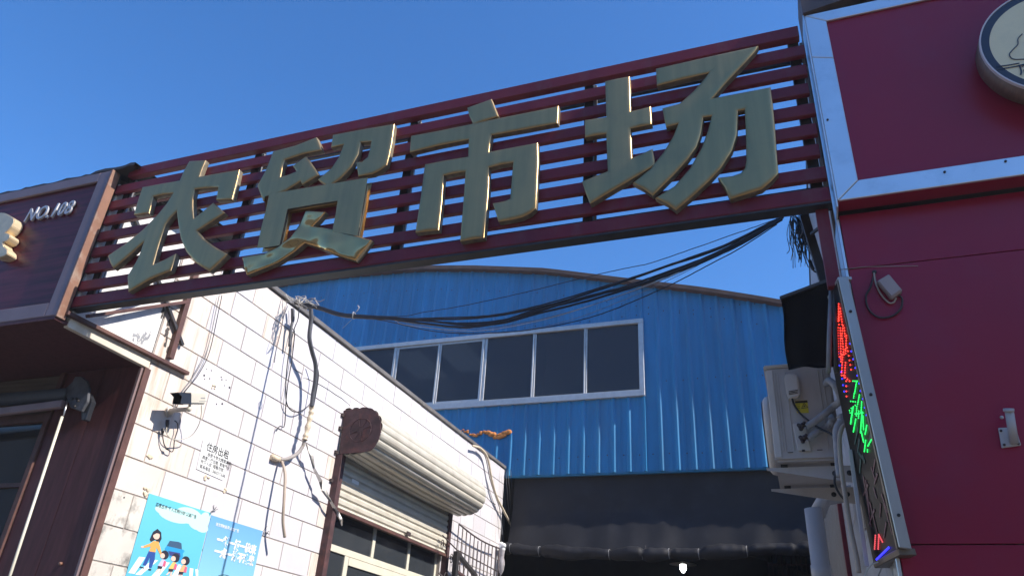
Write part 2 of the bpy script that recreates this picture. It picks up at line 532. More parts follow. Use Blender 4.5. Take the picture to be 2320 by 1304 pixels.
# interior roof lights glimpsed through the window
sk = mat('glowing_rooflight', (0.75, 0.75, 0.7), 0.5, emit=(0.8, 0.9, 1.0), estr=0.22)  # opaque panel; its glow stands in for daylight through the roof
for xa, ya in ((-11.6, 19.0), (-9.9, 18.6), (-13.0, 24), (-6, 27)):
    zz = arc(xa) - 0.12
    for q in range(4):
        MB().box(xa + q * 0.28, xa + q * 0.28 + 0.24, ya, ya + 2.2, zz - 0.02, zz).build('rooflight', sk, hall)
MB().prism([(-5.25, HY + 0.5, 8.72), (-5.02, HY + 0.5, 8.72), (-4.96, HY + 0.5, 8.1), (-5.05, HY + 0.5, 7.85), (-5.02, HY + 0.5, 7.1), (-5.35, HY + 0.5, 7.1), (-5.2, HY + 0.5, 7.85), (-5.3, HY + 0.5, 8.2)], (0, 0.03, 0)).build(
    'inner_curtain', mat('grey_net_curtain', (0.5, 0.48, 0.45), 0.8), hall)

# the ribbon window of the hall: frame bars and panes
win = MB()
win.box(WX0, WX1, HY - 0.075, HY + 0.05, WZ1 - 0.10, WZ1)
win.box(WX0, WX1, HY - 0.075, HY + 0.05, WZ0, WZ0 + 0.135)
win.box(WX1 - 0.105, WX1, HY - 0.073, HY + 0.05, WZ0 + 0.137, WZ1 - 0.102)
win.box(WX0, WX0 + 0.105, HY - 0.073, HY + 0.05, WZ0 + 0.137, WZ1 - 0.102)
wf = win.build('window', alu, hall, bevel=0.006)
bars = [(-8.55, 0.12), (-7.41, 0.08), (-6.28, 0.125), (-5.08, 0.075), (-3.91, 0.07)]
for c, w in bars:
    mb = MB().box(c - w / 2, c - 0.004, HY - 0.055, HY + 0.03, WZ0 + 0.137, WZ1 - 0.102)
    mb.box(c + 0.004, c + w / 2, HY - 0.035, HY + 0.03, WZ0 + 0.137, WZ1 - 0.102)
    mb.build('mullion', alu, wf, bevel=0.005)
edges = [WX0 + 0.105] + [v for c, w in bars for v in (c - w / 2, c + w / 2)] + [WX1 - 0.105]
for a, b in zip(edges[::2], edges[1::2]):
    MB().box(a + 0.001, b - 0.001, HY - 0.012, HY - 0.006, WZ0 + 0.136, WZ1 - 0.101).build('pane', pane_m, wf)
# inner sash frames on two lights
for a, b in ((-7.37, -6.343), (-8.49, -7.45)):
    MB().box(a + .002, b - .002, HY - 0.03, HY - 0.014, WZ0 + 0.138, WZ0 + 0.19).build('sash_rail', alu, wf)
    MB().box(a + .002, b - .002, HY - 0.03, HY - 0.014, WZ1 - 0.15, WZ1 - 0.103).build('sash_rail', alu, wf)

# orange foam bursting from the seam
fo = MB()
for i in range(34):
    t = i / 33
    p = Vector((-6.75 + 1.17 * t, HY - 0.02, 6.50 - 0.10 * t + 0.05 * math.sin(t * 14)))
    s_ = 0.022 + 0.075 * t * t * random.uniform(0.5, 1.1)
    fo.ball(p + Vector((random.uniform(-.03, .03), -0.01, random.uniform(-.03, .03))), (s_ * 1.2, 0.03, s_ * random.uniform(0.6, 1.1)), 4)
fo.build('foam_patch', foam_orange, hall, label='orange sealing foam bulging from a seam')
for i in range(5):
    pass

# black insulated curtain rolled up under the blue wall
cur = thing('rolled_curtain', 'black padded fabric curtain gathered into a sagging roll under the blue wall', 'curtain', (-2.9, HY, 4.1))
mb = MB()
nx, nz = 90, 24
CX0, CX1 = -5.45, 0.6
def cur_y(x, t):
    # t 0 top .. 1 roll; the cloth bellies out below its top third
    belly = max(0, t - 0.45) / 0.55
    fold = 0.010 * math.sin(x * 9.1 + 1.3 * math.sin(x * 2.1)) + 0.012 * math.sin(x * 3.3 + t * 2)
    mid = math.exp(-((x + 3.2) / 1.9) ** 2)
    return HY + 0.16 - 0.05 * t - (0.10 + 0.17 * mid) * belly ** 1.3 + fold * (0.3 + t)
for j in range(nz + 1):
    for i in range(nx + 1):
        xx = CX0 + (CX1 - CX0) * i / nx
        t = j / nz
        z0 = 4.17 - 0.14 * math.sin(math.pi * min(1, (xx - CX0) / 5.0)) + 0.015 * math.sin(xx * 7)
        mb.v.append((xx, cur_y(xx, t), 5.52 + (z0 - 5.52) * t))
for j in range(nz):
    for i in range(nx):
        a = j * (nx + 1) + i
        mb.f.append((a, a + 1, a + nx + 2, a + nx + 1))
        mb.sm.append(True)
mb.build('cloth', curtain_m, cur)
tie = [-5.35, -4.72, -3.35, -2.75, -2.25, -1.72, -0.9, -0.1, 0.6]
pts, rad = [], []
for i in range(140):
    xx = CX0 + (CX1 - CX0) * i / 139
    d = min(abs(xx - t_) for t_ in tie)
    pts.append(Vector((xx, cur_y(xx, 1) - 0.02, 4.085 - 0.12 * math.sin(math.pi * min(1, (xx - CX0) / 5.0)) + 0.012 * math.sin(xx * 8))))
    rad.append((0.115 + 0.018 * math.sin(xx * 4.3 + 1)) * (1 - 0.33 * math.exp(-(d / 0.05) ** 2)) * (1 + 0.04 * math.sin(xx * 31)))
MB().tube(pts, rad, 14).build('roll', curtain_m, cur)
for t_ in tie[:-1]:
    i = int((t_ - CX0) / (CX1 - CX0) * 139)
    c = pts[max(0, i)]
    ring = [c + Vector((0.006 * math.sin(k), 0.093 * math.cos(k * math.pi / 6), 0.093 * math.sin(k * math.pi / 6))) for k in range(13)]
    MB().tube(ring, 0.006, 5).build('tie', cable_grey, cur)

# lamp inside the hall
lp = thing('pendant_lamp', 'lit white pendant lamp hanging in the dark hall opening', 'lamp', at(1545, 1292, Y=19.5))
c = at(1548, 1294, Y=19.5)
MB().tube([c + Vector((0, 0, 0.24)), c + Vector((0, 0, 0.20)), c + Vector((0, 0, 0.17))], [0.05, 0.10, 0.33], 20).build('lamp_shade', ac_trim, lp)
bulb = mat('lit_bulb', (0.9, 0.9, 0.9), 0.4, emit=(0.95, 1.0, 1.0), estr=6)
MB().tube([c + Vector((0, 0, 0.165)), c + Vector((0, 0, 0.06)), c + Vector((0, 0, -0.02))], [0.075, 0.08, 0.03], 16).build('bulb', bulb, lp)
MB().cyl(c + Vector((0, 0, 0.24)), c + Vector((0, 0, 4.5)), 0.008, 6).build('cord', cable_m, lp)
fg = thing('folding_gate', 'dark iron bar gate folded back inside the right of the hall opening', 'gate', (-0.1, 13.9, 0))
for k in range(12):
    MB().cyl((-0.65 + k * 0.085, 15.6 - 0.03 * (k % 2), 1.2), (-0.65 + k * 0.085, 15.6 - 0.03 * (k % 2), 4.15 + 0.02 * k), 0.012, 6).build('bar', iron, fg)
for z in (2.2, 3.1, 4.0):
    MB().box(-0.68, 0.42, 15.61, 15.635, z, z + 0.03).build('cross_rail', iron, fg)
g = thing('hanging_bracket', 'small pale metal clip hanging below the black curtain roll', 'bracket', at(1462, 1258, Y=14.2))
c = at(1463, 1255, Y=14.2)
MB().box(c.x - 0.03, c.x + 0.03, c.y - 0.02, c.y + 0.02, c.z - 0.05, c.z + 0.03).build('clip', alu, g, bevel=0.008)
MB().cyl(c + Vector((0, 0, .03)), c + Vector((0, 0, .16)), 0.006, 6).build('hook', iron, g)

# ------------------------------------------------------------------ tiled wall building on the left of the alley
WX = -5.6
wall = thing('tiled_building', 'sunlit one storey building clad in large white tiles along the left of the alley', 'building', (WX - 1, 9, 0))
OY0, OY1, OZ1 = 8.42, 11.72, 4.36
mb = MB()
mb.box(WX - 0.30, WX - 0.008, 4.96, OY0, 0, 5.66)
mb.box(WX - 0.30, WX - 0.008, OY1, 14.36, 0, 5.66)
mb.box(WX - 0.30, WX - 0.008, OY0, OY1, OZ1, 5.66)
mb.box(WX - 0.30, WX - 0.008, OY0, OY1, 0, 1.6)
mb.build('masonry', grout, wall)
MB().box(WX - 3.0, WX - 0.32, 4.98, 14.3, 5.4, 5.55).box(-9.0, -8.9, 4.98, 14.3, 0, 5.4).box(-8.9, WX - 0.31, 14.2, 14.3, 0, 5.4).build('roof', render_grey, wall)
mb = MB()
yy = 4.0
cp = []
while yy < 14.37:
    ye = min(yy + 1.6, 14.37)
    dz = random.uniform(-0.004, 0.004)
    MB().box(WX - 0.34, WX + 0.03 + random.uniform(0, .006), yy + 0.003, ye - 0.003, 5.662 + dz, 5.725 + dz).build('coping', mat('coping_metal_%d' % len(cp), (0.14, 0.13, 0.125), 0.6, var=0.2), wall, bevel=0.006)
    cp.append(1)
    yy = ye
TP, TH = 0.5725, 0.2975
tile_cache = {}

def tile(y0, y1, z0, z1, mt=None):
    if y1 - y0 < 0.03 or z1 - z0 < 0.03:
        return
    g = 0.0062
    w, h = round(y1 - y0, 3), round(z1 - z0, 3)
    mt = mt or tile_m
    key = (w, h, mt.name)
    if key not in tile_cache:
        tile_cache[key] = MB().box(-0.011, 0, -w / 2 + g, w / 2 - g, -h / 2 + g, h / 2 - g).mesh('tile', mt, bevel=0.003)
    o = bpy.data.objects.new('tile', tile_cache[key])
    COL.objects.link(o)
    o.parent = wall
    o.matrix_parent_inverse = Matrix.Translation(-wall.location)
    o.location = (WX + random.uniform(-0.0015, 0.0015), (y0 + y1) / 2, (z0 + z1) / 2)
    o.rotation_euler = (random.uniform(-.0012, .0012), random.uniform(-.002, .002), random.uniform(-.002, .002))

row = 0
zt = 5.655
z_hi = zt
z_lo = 5.35
while z_lo > 1.4:
    phase = 7.805 if row % 2 == 0 else 8.09
    k0 = math.floor((4.96 - phase) / TP)
    yy = phase + k0 * TP
    while yy < 14.36:
        a, b = max(yy, 4.97), min(yy + TP, 14.36)
        mt = None
        if a < 5.6 and z_lo > 2.6 and (a < 5.3):
            mt = tile_rusty
        if a < 5.45 and z_hi < 3.0:
            mt = tile_stained
        if row < 2 and 5.9 < a < 6.5:
            mt = tile_rusty
        if b > OY0 and a < OY1 and z_lo < OZ1:
            tile(a, min(b, OY0 - 0.002), z_lo, z_hi, tile_rusty if a > 7.7 else mt)
            tile(max(a, OY1 + 0.002), b, z_lo, z_hi, mt)
            if z_hi > OZ1 + 0.03:
                tile(max(a, OY0), min(b, OY1), OZ1, z_hi, mt)
        else:
            tile(a, b, z_lo, z_hi, mt)
        yy += TP
    z_hi = z_lo
    z_lo -= TH
    row += 1
# wall cracks and small drill holes
Z6 = zoomer(560, 640, 1 / 1.9645)
Z5b = zoomer(560, 600, 0.3067)
for pl in ([(340, 765), (375, 785), (410, 805)], [(410, 833), (445, 840), (490, 862), (540, 885), (600, 920), (650, 955), (700, 985), (758, 1035)]):
    pts = [at(*Z5b(*q), X=WX + 0.001) for q in pl]
    MB().tube(pts, [0.002] + [0.0055] * (len(pts) - 2) + [0.003], 5, False).build('crack', ink, wall)
MB().tube([at(*Z6(*q), X=WX + 0.001) for q in [(1040, 930), (1068, 955), (1085, 975), (1105, 985)]], 0.005, 5, False).build('crack', ink, wall)
Z2 = zoomer(0, 680, 0.4785)
mb = MB()
for q in [(978, 325), (1000, 332), (966, 355), (968, 372), (992, 370), (1047, 363), (1050, 375), (1070, 377), (1062, 403), (1086, 412), (1052, 489), (1018, 408), (587, 932), (1025, 490)]:
    p = at(*Z2(*q), X=WX)
    r_ = random.uniform(0.006, 0.013)
    mb.cyl(p + Vector((-0.004, 0, 0)), p + Vector((0.003, 0, 0)), r_, 7)
mb.build('drill_hole', ink, wall)['kind'] = 'stuff'
# torn plaster patches
mb = MB()
for q, s_ in (((710, 738), 0.03), ((975, 838), 0.035), ((1065, 900), 0.03), ((690, 900), 0.05), ((1010, 408), 0.03)):
    p = at(*Z2(*q), X=WX)
    for k in range(5):
        mb.ball(p + Vector((0.004, random.uniform(-1, 1) * s_, random.uniform(-1, 1) * s_ * 0.7)), (0.006, s_ * random.uniform(.3, .7), s_ * random.uniform(.3, .6)), 4)
mb.build('glue_residue', tape_m, wall)['kind'] = 'stuff'

# white side panel of the shop sign box and its trims belong to the shop on the left
shop = thing('corner_shop', 'dark maroon shopfront with projecting sign box left of the alley', 'shop', (-7, 4.9, 0))
MB().box(WX - 0.04, WX, 4.03, 4.945, 4.19, 5.56).build('side_panel', white_panel, shop)
MB().box(WX - 0.04, WX + 0.012, 4.03, 4.955, 4.085, 4.186).build('soffit_edge', plaster, shop, bevel=0.004)
SY = 3.9
# sign box: wood panel, frame, soffit, roof sheet
MB().box(-14, -5.725, SY + 0.03, SY + 0.06, 4.27, 5.53).build('sign_panel', sign_wood, shop)
MB().box(-14, WX - 0.045, SY + 0.07, 4.94, 4.20, 5.54).build('sign_box', dark_steel, shop)
MB().box(-14, -5.735, SY, SY + 0.028, 5.525, 5.63).build('frame', frame_grey, shop, bevel=0.006)
MB().box(-14, -5.735, SY, SY + 0.028, 4.135, 4.268).build('frame', frame_grey, shop, bevel=0.006)
MB().prism([(-5.733, SY, 4.135), (-5.602, SY, 4.135), (-5.602, SY, 5.63), (-5.733, SY, 5.63)], (0, 0.028, 0)).build('frame', frame_grey, shop, bevel=0.006)
MB().box(-5.6, -5.58, SY - 0.004, SY + 0.085, 4.12, 5.635).build('edge_strip', copper_edge, shop, bevel=0.004)
MB().box(-14, WX - 0.002, SY + 0.002, 4.945, 4.10, 4.133).build('soffit', shop_brown, shop)
MB().box(-5.716, -5.61, SY + 0.03, 4.02, 4.27, 5.62).build('return', dark_steel, shop)
# lapped corrugated roof sheet on top of the sign box
mb = MB()
nseg = 150
for i in range(nseg):
    xa = -14 + 9.0 * i / nseg
    xb = -14 + 9.0 * (i + 1) / nseg
    wz = lambda q: 5.66 + 0.006 * math.sin(q * 15) + 0.007 * max(0, math.sin(q * 24)) ** 6 * 2 + (0.02 if q > -5.9 else 0)
    if xb > -5.33:
        break
    mb.add([(xa, SY + 0.02, wz(xa)), (xb, SY + 0.02, wz(xb)), (xb, 5.6, wz(xb) + 0.1), (xa, 5.6, wz(xa) + 0.1),
            (xa, SY + 0.02, wz(xa) - 0.03), (xb, SY + 0.02, wz(xb) - 0.03), (xb, 5.6, wz(xb) + 0.07), (xa, 5.6, wz(xa) + 0.07)],
           [(0, 1, 2, 3), (4, 7, 6, 5), (0, 4, 5, 1)])
mb.build('roof_sheet', dark_roof, shop)
# shopfront below: pilaster of laminate boards, jamb trims, dark glazing
PYF = 4.9
for a, b, dy in ((-6.55, -6.075, 0), (-6.07, -5.64, 0)):
    MB().box(a, b, PYF + dy, PYF + 0.1, 0, 4.098).build('board', shop_brown, shop, bevel=0.004)
MB().box(-5.63, -5.60, PYF - 0.012, 4.965, 0, 4.07).build('jamb_trim', frame_grey, shop, bevel=0.003)
MB().box(-5.596, -5.575, PYF + 0.008, 4.98, 0, 4.08).build('jamb_trim', brown_steel, shop, bevel=0.003)
MB().box(-6.62, -6.56, PYF - 0.02, PYF + 0.1, 0, 4.098).build('window_post', brown_steel, shop, bevel=0.004)
MB().box(-14, -6.625, PYF + 0.06, PYF + 0.07, 0, 3.62).build('pane', pane2_m, shop)
MB().box(-14, -6.625, PYF + 0.02, PYF + 0.1, 3.62, 3.70).build('transom', brown_steel, shop)
MB().box(-14, -6.625, PYF + 0.05, PYF + 0.1, 3.70, 4.098).build('fascia', mat('dim_timber_fascia', (0.11, 0.085, 0.06), 0.6, var=0.3, scale=5, stretch=(0.4, 1, 6)), shop)
for zz in (1.2, 2.3, 3.0):
    MB().box(-14, -6.625, PYF + 0.03, PYF + 0.055, zz, zz + 0.04).build('glazing_bar', brown_steel, shop)
MB().box(-14, -5.64, 6.5, 6.6, 0, 4.1).box(-14, WX - 0.31, 4.97, 6.5, 0.0, 0.1).build('back_wall', interior, shop)
ar = [at(x_, y_, Y=PYF - 0.001) for x_, y_ in ((139, 1276),)]
MB().cyl(ar[0], ar[0] + Vector((0, -0.02, 0)), 0.014, 10).build('bolt', copper_edge, shop)

stn = MB()
random.seed(21)
for q in ((640, 178), (662, 190), (690, 182), (700, 165), (650, 165)):
    for k in range(7):
        p = at(*Z2(q[0] + random.uniform(-14, 14), q[1] + random.uniform(-16, 16)), X=WX)
        stn.ball(p, (0.0015, random.uniform(.004, .012), random.uniform(.008, .03)), 4)
stn.build('splash_mark', mat('grey_splash', (0.3, 0.31, 0.33), 0.8), shop)['kind'] = 'stuff'
stn = MB()
for q in ((800, 120), (790, 150), (788, 198), (800, 235), (770, 60)):
    for k in range(6):
        p = at(*Z2(q[0] + random.uniform(-8, 8), q[1] + random.uniform(-18, 18)), X=WX + .001)
        stn.ball(p, (0.0025, random.uniform(.006, .016), random.uniform(.012, .045)), 4)
stn.build('peeled_patch', mat('dark_peeled_patch', (0.08, 0.07, 0.065), 0.9), wall)['kind'] = 'stuff'
# lettering on the sign
put_text('number', 'NO.108', 0.205, mat('brushed_pale_steel', (0.5, 0.5, 0.52), 0.45, metal=0.25), (-6.53, SY + 0.012, 5.222), (1, 0, -0.012), (0.0, 0, 1), shop, bold=0.003, extrude=0.010, shear=0.2, sx=0.79, space=1.12,
         label='raised silver number NO.108')
Z1 = zoomer(0, 340, 0.3067)
lob = [(-60, 470), (0, 460), (30, 462), (60, 475), (85, 490), (103, 505), (103, 530), (88, 560), (62, 590), (40, 608), (72, 622), (74, 645), (50, 670), (22, 680), (26, 705), (55, 735), (54, 765), (28, 783), (0, 790), (-60, 780)]
pts = [at(*Z1(*q), Y=SY - 0.075) for q in lob]
MB().prism(pts, (0, 0.10, 0)).build('letter', gold_edge, shop, bevel=0.006, seg=2, label='right edge of a large raised cream letter')

# crank driven awning on the shopfront
aw = thing('awning', 'rolled grey awning on its arm bracket above the dark shop window', 'awning', (-7.5, 4.7, 3.7))
a, b = at(0, 905, Y=4.72), at(152, 893, Y=4.72)
d = (a - b).normalized()
MB().cyl(b, b + d * 5, 0.062, 20).build('roller', mat('slate_awning_cloth', (0.06, 0.07, 0.085), 0.5), aw)
a, b = at(0, 933, Y=4.66), at(143, 915, Y=4.66)
d = Vector(((a - b).x, 0, (a - b).z)).normalized()
MB().bar(b, b + d * 5, 0.05, 0.075).build('front_bar', frame_grey, aw, bevel=0.008)
Za = zoomer(0, 840, 260 / 2119)
pl = [(1330, 200), (1380, 100), (1500, 95), (1600, 180), (1640, 300), (1610, 560), (1500, 745), (1290, 670), (1200, 430), (1220, 300)]
MB().prism([at(*Za(*q), Y=4.70) for q in pl], (0, 0.03, 0)).build('end_bracket', mat('scuffed_grey_casting', (0.1, 0.105, 0.12), 0.5, metal=0.3, var=0.3, scale=14, dirt=(0.05, 0.05, 0.06), dirt_amt=0.8, dirt_scale=9), aw, bevel=0.006)
MB().prism([at(*Za(*q), Y=4.73) for q in [(1520, 540), (1640, 400), (1700, 560), (1640, 720), (1580, 900), (1500, 900), (1490, 740)]], (0, 0.05, 0)).build('wall_plate', black_plastic, aw, bevel=0.004)
mb = MB()
for q in ((1420, 510), (1450, 550), (1385, 655), (1350, 515)):
    p = at(*Za(*q), Y=4.70)
    mb.cyl(p, p + Vector((0, -0.012, 0)), 0.012, 10)
mb.build('bolt', dark_steel, aw)
MB().tube([at(153, 907, Y=4.66), at(149, 922, Y=4.64), at(144, 941, Y=4.63)], [0.008, 0.008, 0.006], 8).build('joint', chrome, aw)
p, q = at(141, 943, Y=4.63), at(22, 1304, Y=4.6)
MB().cyl(p, p + (q - p) * 1.5, 0.012, 10).build('crank_rod', cream_frame, aw)

# ------------------------------------------------------------------ slatted gate beam across the alley, with its four characters
GY = 4.0
GX0, GX1 = -5.60, 0.392
gate = thing('slatted_gate_sign', 'maroon slatted steel gateway sign spanning the alley with four bronze characters', 'sign', (-2.6, GY, 4.2))
SD = 0.042
MB().box(GX0 + 0.1, GX1 - 0.02, GY - 0.004, GY + 0.06, 5.602, 5.703).build('slat', maroon, gate, bevel=0.005)
for i, z in enumerate((5.522, 5.352, 5.184, 5.015, 4.851, 4.685, 4.513)):
    sag = random.uniform(-0.003, 0.003)
    MB().box(GX0, GX1 - 0.008 * (i % 3), GY, GY + SD, z - 0.092 + sag, z + sag).build('slat', maroon, gate, bevel=0.005)
MB().box(GX0, GX1 + 0.0, GY - 0.004, GY + 0.09, 4.255, 4.357).build('beam', maroon, gate, bevel=0.006)
MB().box(GX0, GX1 + 0.0, GY + 0.0, GY + 0.085, 4.238, 4.2525).build('beam_underside', dark_steel, gate)
for c in (-5.52, -4.08, -2.56, -1.105, 0.33):
    zt_ = 5.66
    MB().box(c - 0.034, c + 0.034, GY + 0.062, GY + 0.122, 4.36, zt_).build('post', dark_steel, gate, bevel=0.003)
    MB().box(c + 0.04, c + 0.058, GY + 0.07, GY + 0.09, 4.40, zt_ - .05).build('post_edge', cable_grey, gate)
for z in (4.42, 5.5):
    MB().box(GX0, GX1, GY + 0.124, GY + 0.15, z, z + 0.03).build('rear_rail', dark_steel, gate)
# bracing back to the tiled wall
MB().bar(at(150, 708, X=WX + 0.03), at(425, 846, X=WX + 0.03), 0.05, 0.035).build('wall_angle', brown_steel, gate, bevel=0.003)
p0, p1 = at(385, 812, X=WX + 0.03), at(430, 670, X=WX + 0.03)
MB().bar(p0, Vector((p0.x, p0.y, 5.35)), 0.045, 0.06).build('strut', brown_steel, gate, bevel=0.003)
MB().bar(at(198, 716, Y=GY + 0.10), at(428, 683, X=WX + 0.03), 0.045, 0.03).build('strut', brown_steel, gate, bevel=0.003)
MB().bar((WX + 0.03, GY + 0.14, 5.45), (WX + 0.03, 5.25, 4.45), 0.03, 0.03).build('strut', dark_steel, gate)
MB().bar((-5.3, GY + 0.14, 4.45), (WX + 0.05, 4.9, 4.9), 0.02, 0.02).build('strut', dark_steel, gate)
# legs at the right end below the beam
lx = at(1872, 560, Y=4.08)
MB().box(lx.x - 0.028, lx.x + 0.042, 4.05, 4.10, at(1872, 655, Y=4.08).z, 4.237).build('leg', maroon, gate, bevel=0.004)
MB().bar(at(1822, 490, Y=4.3), at(1868, 640, Y=4.3), 0.05, 0.05).build('leg', dark_steel, gate)
MB().bar(at(1838, 530, Y=4.25), at(1866, 508, Y=4.12), 0.016, 0.016).build('stay', dark_steel, gate)

G3 = zoomer(240, 240, 660 / 1956)
G4 = zoomer(860, 180, 500 / 1630)
G5 = zoomer(1260, 60, 660 / 1871)
NONG = [[(555, 366), (665, 360), (640, 420), (622, 470), (750, 447), (893, 424), (870, 520), (842, 622), (735, 627), (750, 541), (668, 545), (590, 555), (580, 620), (578, 690), (584, 752), (650, 700), (716, 646), (792, 714), (700, 775), (607, 833), (650, 888), (720, 940), (810, 990), (750, 1050), (690, 1105), (600, 1050), (535, 975), (497, 885), (480, 790), (470, 702),
         (430, 745), (395, 792), (350, 925), (310, 1062), (392, 1025), (467, 985), (450, 1045), (430, 1100), (290, 1160), (145, 1243), (138, 1140), (195, 1045), (225, 980), (250, 908), (150, 1000), (45, 1087), (22, 1045), (5, 1002), (120, 925), (240, 830), (340, 728), (400, 655), (447, 582), (380, 590), (313, 605), (298, 660), (284, 716), (182, 727), (210, 630), (240, 542), (370, 517), (490, 497), (520, 430)]]
MAO = [[(1410, 205), (1430, 248), (1445, 291), (1330, 315), (1235, 345), (1195, 358), (1180, 410), (1167, 474), (1222, 456), (1276, 435), (1262, 415), (1248, 400), (1295, 366), (1340, 333), (1385, 395), (1425, 458), (1368, 492), (1312, 525), (1303, 500), (1200, 568), (1125, 602), (1050, 632), (1030, 580), (1012, 532), (1070, 425), (1120, 300), (1265, 262)],
       [(1520, 190), (1720, 152), (1932, 117), (1915, 240), (1898, 330), (1880, 392), (1840, 425), (1788, 450), (1690, 467), (1678, 373), (1715, 370), (1752, 340), (1768, 295), (1778, 232), (1705, 240), (1690, 320), (1640, 410), (1575, 480), (1490, 540), (1418, 490), (1505, 420), (1560, 340), (1592, 256), (1508, 275)],
       [(1110, 605), (1420, 555), (1733, 503), (1705, 670), (1672, 845), (1610, 833), (1543, 824), (1562, 720), (1578, 612), (1390, 642), (1203, 675), (1178, 795), (1150, 917), (1095, 925), (1038, 932), (1065, 800), (1090, 700)],
       [(1335, 697), (1472, 706), (1425, 760), (1382, 803), (1470, 815), (1560, 830), (1670, 862), (1778, 895), (1725, 965), (1672, 1033), (1590, 1008), (1500, 975), (1420, 945), (1330, 915), (1265, 970), (1160, 1040), (1060, 1083), (940, 1128), (922, 1070), (908, 1012), (1060, 985), (1150, 940), (1230, 880), (1290, 800)]]
SHI_DOT = [(645, 205), (735, 172), (825, 140), (850, 205), (876, 268), (780, 300), (690, 330), (658, 262)]
SHI = [[(675, 323), (735, 308), (1030, 250), (1320, 190), (1312, 315), (1065, 362), (822, 405), (812, 470), (805, 530), (985, 495), (1165, 462), (1168, 600), (1160, 780), (1150, 945), (1110, 980), (1050, 1010), (960, 1032), (875, 1045), (855, 980), (830, 910), (885, 900), (930, 888), (960, 872), (972, 740), (984, 605), (892, 622), (802, 645), (800, 800), (785, 980), (768, 1163), (680, 1175), (590, 1190), (612, 930), (632, 672), (550, 685), (470, 703), (455, 900), (432, 1106), (345, 1115), (260, 1126), (298, 870), (330, 620), (490, 590), (650, 565), (655, 437), (440, 480), (218, 532), (228, 412), (450, 370)]]
CHANG = [[(314, 347), (390, 330), (470, 315), (474, 430), (476, 540), (540, 525), (606, 508), (612, 622), (545, 636), (476, 650), (480, 740), (484, 840), (550, 812), (615, 782), (625, 830), (632, 885), (430, 1005), (320, 1070), (215, 1135), (188, 1060), (165, 990), (245, 955), (328, 925), (324, 800), (320, 682), (250, 693), (183, 706), (183, 596), (250, 585), (319, 575)],
         [(640, 265), (970, 190), (1297, 118), (1280, 150), (1205, 235), (1100, 345), (1003, 457), (1190, 420), (1375, 385), (1392, 500), (1405, 650), (1415, 800), (1425, 935), (1385, 985), (1320, 1040), (1220, 1072), (1118, 1103), (1085, 1030), (1040, 965), (1130, 955), (1185, 935), (1212, 905), (1222, 850), (1218, 690), (1210, 528), (1165, 535), (1160, 690), (1128, 790), (1060, 900), (980, 985), (880, 1080), (768, 1175), (705, 1130), (635, 1096), (760, 1020), (860, 900), (935, 770), (975, 660), (998, 570), (942, 576), (930, 680), (900, 765), (840, 850), (750, 950), (618, 1080), (555, 1035), (490, 1000), (600, 910), (690, 800), (750, 700), (782, 618), (705, 640), (692, 580), (680, 520), (790, 490), (880, 410), (935, 350), (980, 292), (820, 330), (645, 375)]]
LYF = GY - 0.07     # front face of the characters

def letter(polys, zf, label, name='letter', face=None, dy=0.0):
    cu = bpy.data.curves.new('letter', 'CURVE')
    cu.dimensions = '2D'
    cu.fill_mode = 'BOTH'
    cu.extrude = 0.020
    cu.bevel_depth = 0.028
    cu.bevel_resolution = 6
    cu.offset = -0.027
    for pl in polys:
        P = [at(*zf(*q), Y=LYF) for q in pl]
        sp = cu.splines.new('POLY')
        sp.points.add(len(P) - 1)
        for k, p in enumerate(P):
            sp.points[k].co = (p.x + random.uniform(-.0015, .0015), p.z + random.uniform(-.0015, .0015), 0, 1)
        sp.use_cyclic_u = True
    ob = bpy.data.objects.new('letter_tmp', cu)
    COL.objects.link(ob)
    me = bpy.data.meshes.new_from_object(ob.evaluated_get(bpy.context.evaluated_depsgraph_get()))
    bpy.data.objects.remove(ob)
    # curve x,y,z -> world x,z,-y ; front face looks at -Y
    for v in me.vertices:
        x_, y_, z_ = v.co
        z_ = z_ if abs(z_) < 0.02 else math.copysign(0.02 + (abs(z_) - 0.02) * 0.45, z_)
        v.co = (x_, LYF + 0.034 - z_ + dy, y_)
    me.materials.clear()
    me.materials.append(face or letter_face)
    me.materials.append(letter_side)
    me.flip_normals() if False else None
    bm = bmesh.new()
    bm.from_mesh(me)
    bmesh.ops.remove_doubles(bm, verts=bm.verts, dist=0.0004)
    bmesh.ops.recalc_face_normals(bm, faces=bm.faces)
    for f_ in bm.faces:
        f_.material_index = 1 if abs(f_.normal.y) < 0.25 else 0
        f_.smooth = True
    for e_ in bm.edges:
        e_.smooth = e_.calc_face_angle(0) < 0.6
    bm.to_mesh(me)
    bm.free()
    return link(name, me, gate, label=label)

letter(NONG, G3, 'bronze raised character 农, first of the gateway sign')
letter(MAO[:3], G3, 'bronze raised character 贸, second of the gateway sign')
swirl_m = mat('swirl_reflection_steel', (0.75, 0.45, 0.18), 0.14, metal=0.95, var=0.1, scale=3, bump=1.0, bscale=7)  # dents and brighter gold put in to imitate a reflected orange swirl
swirl_m.node_tree.nodes['Bump'].inputs['Distance'].default_value = 0.05
swirl_m.node_tree.nodes['Noise Texture.001'].inputs['Detail'].default_value = 0
letter([MAO[3]], G3, 'lower strokes of the character 贸, dented and gilded to imitate a reflected swirl', 'letter_stroke', swirl_m)
letter(SHI, G4, 'bronze raised character 市, third of the gateway sign')
letter([SHI_DOT], G4, 'top dot of the character 市', 'letter_stroke', None, -0.003)
letter(CHANG, G5, 'bronze raised character 场, last of the gateway sign')
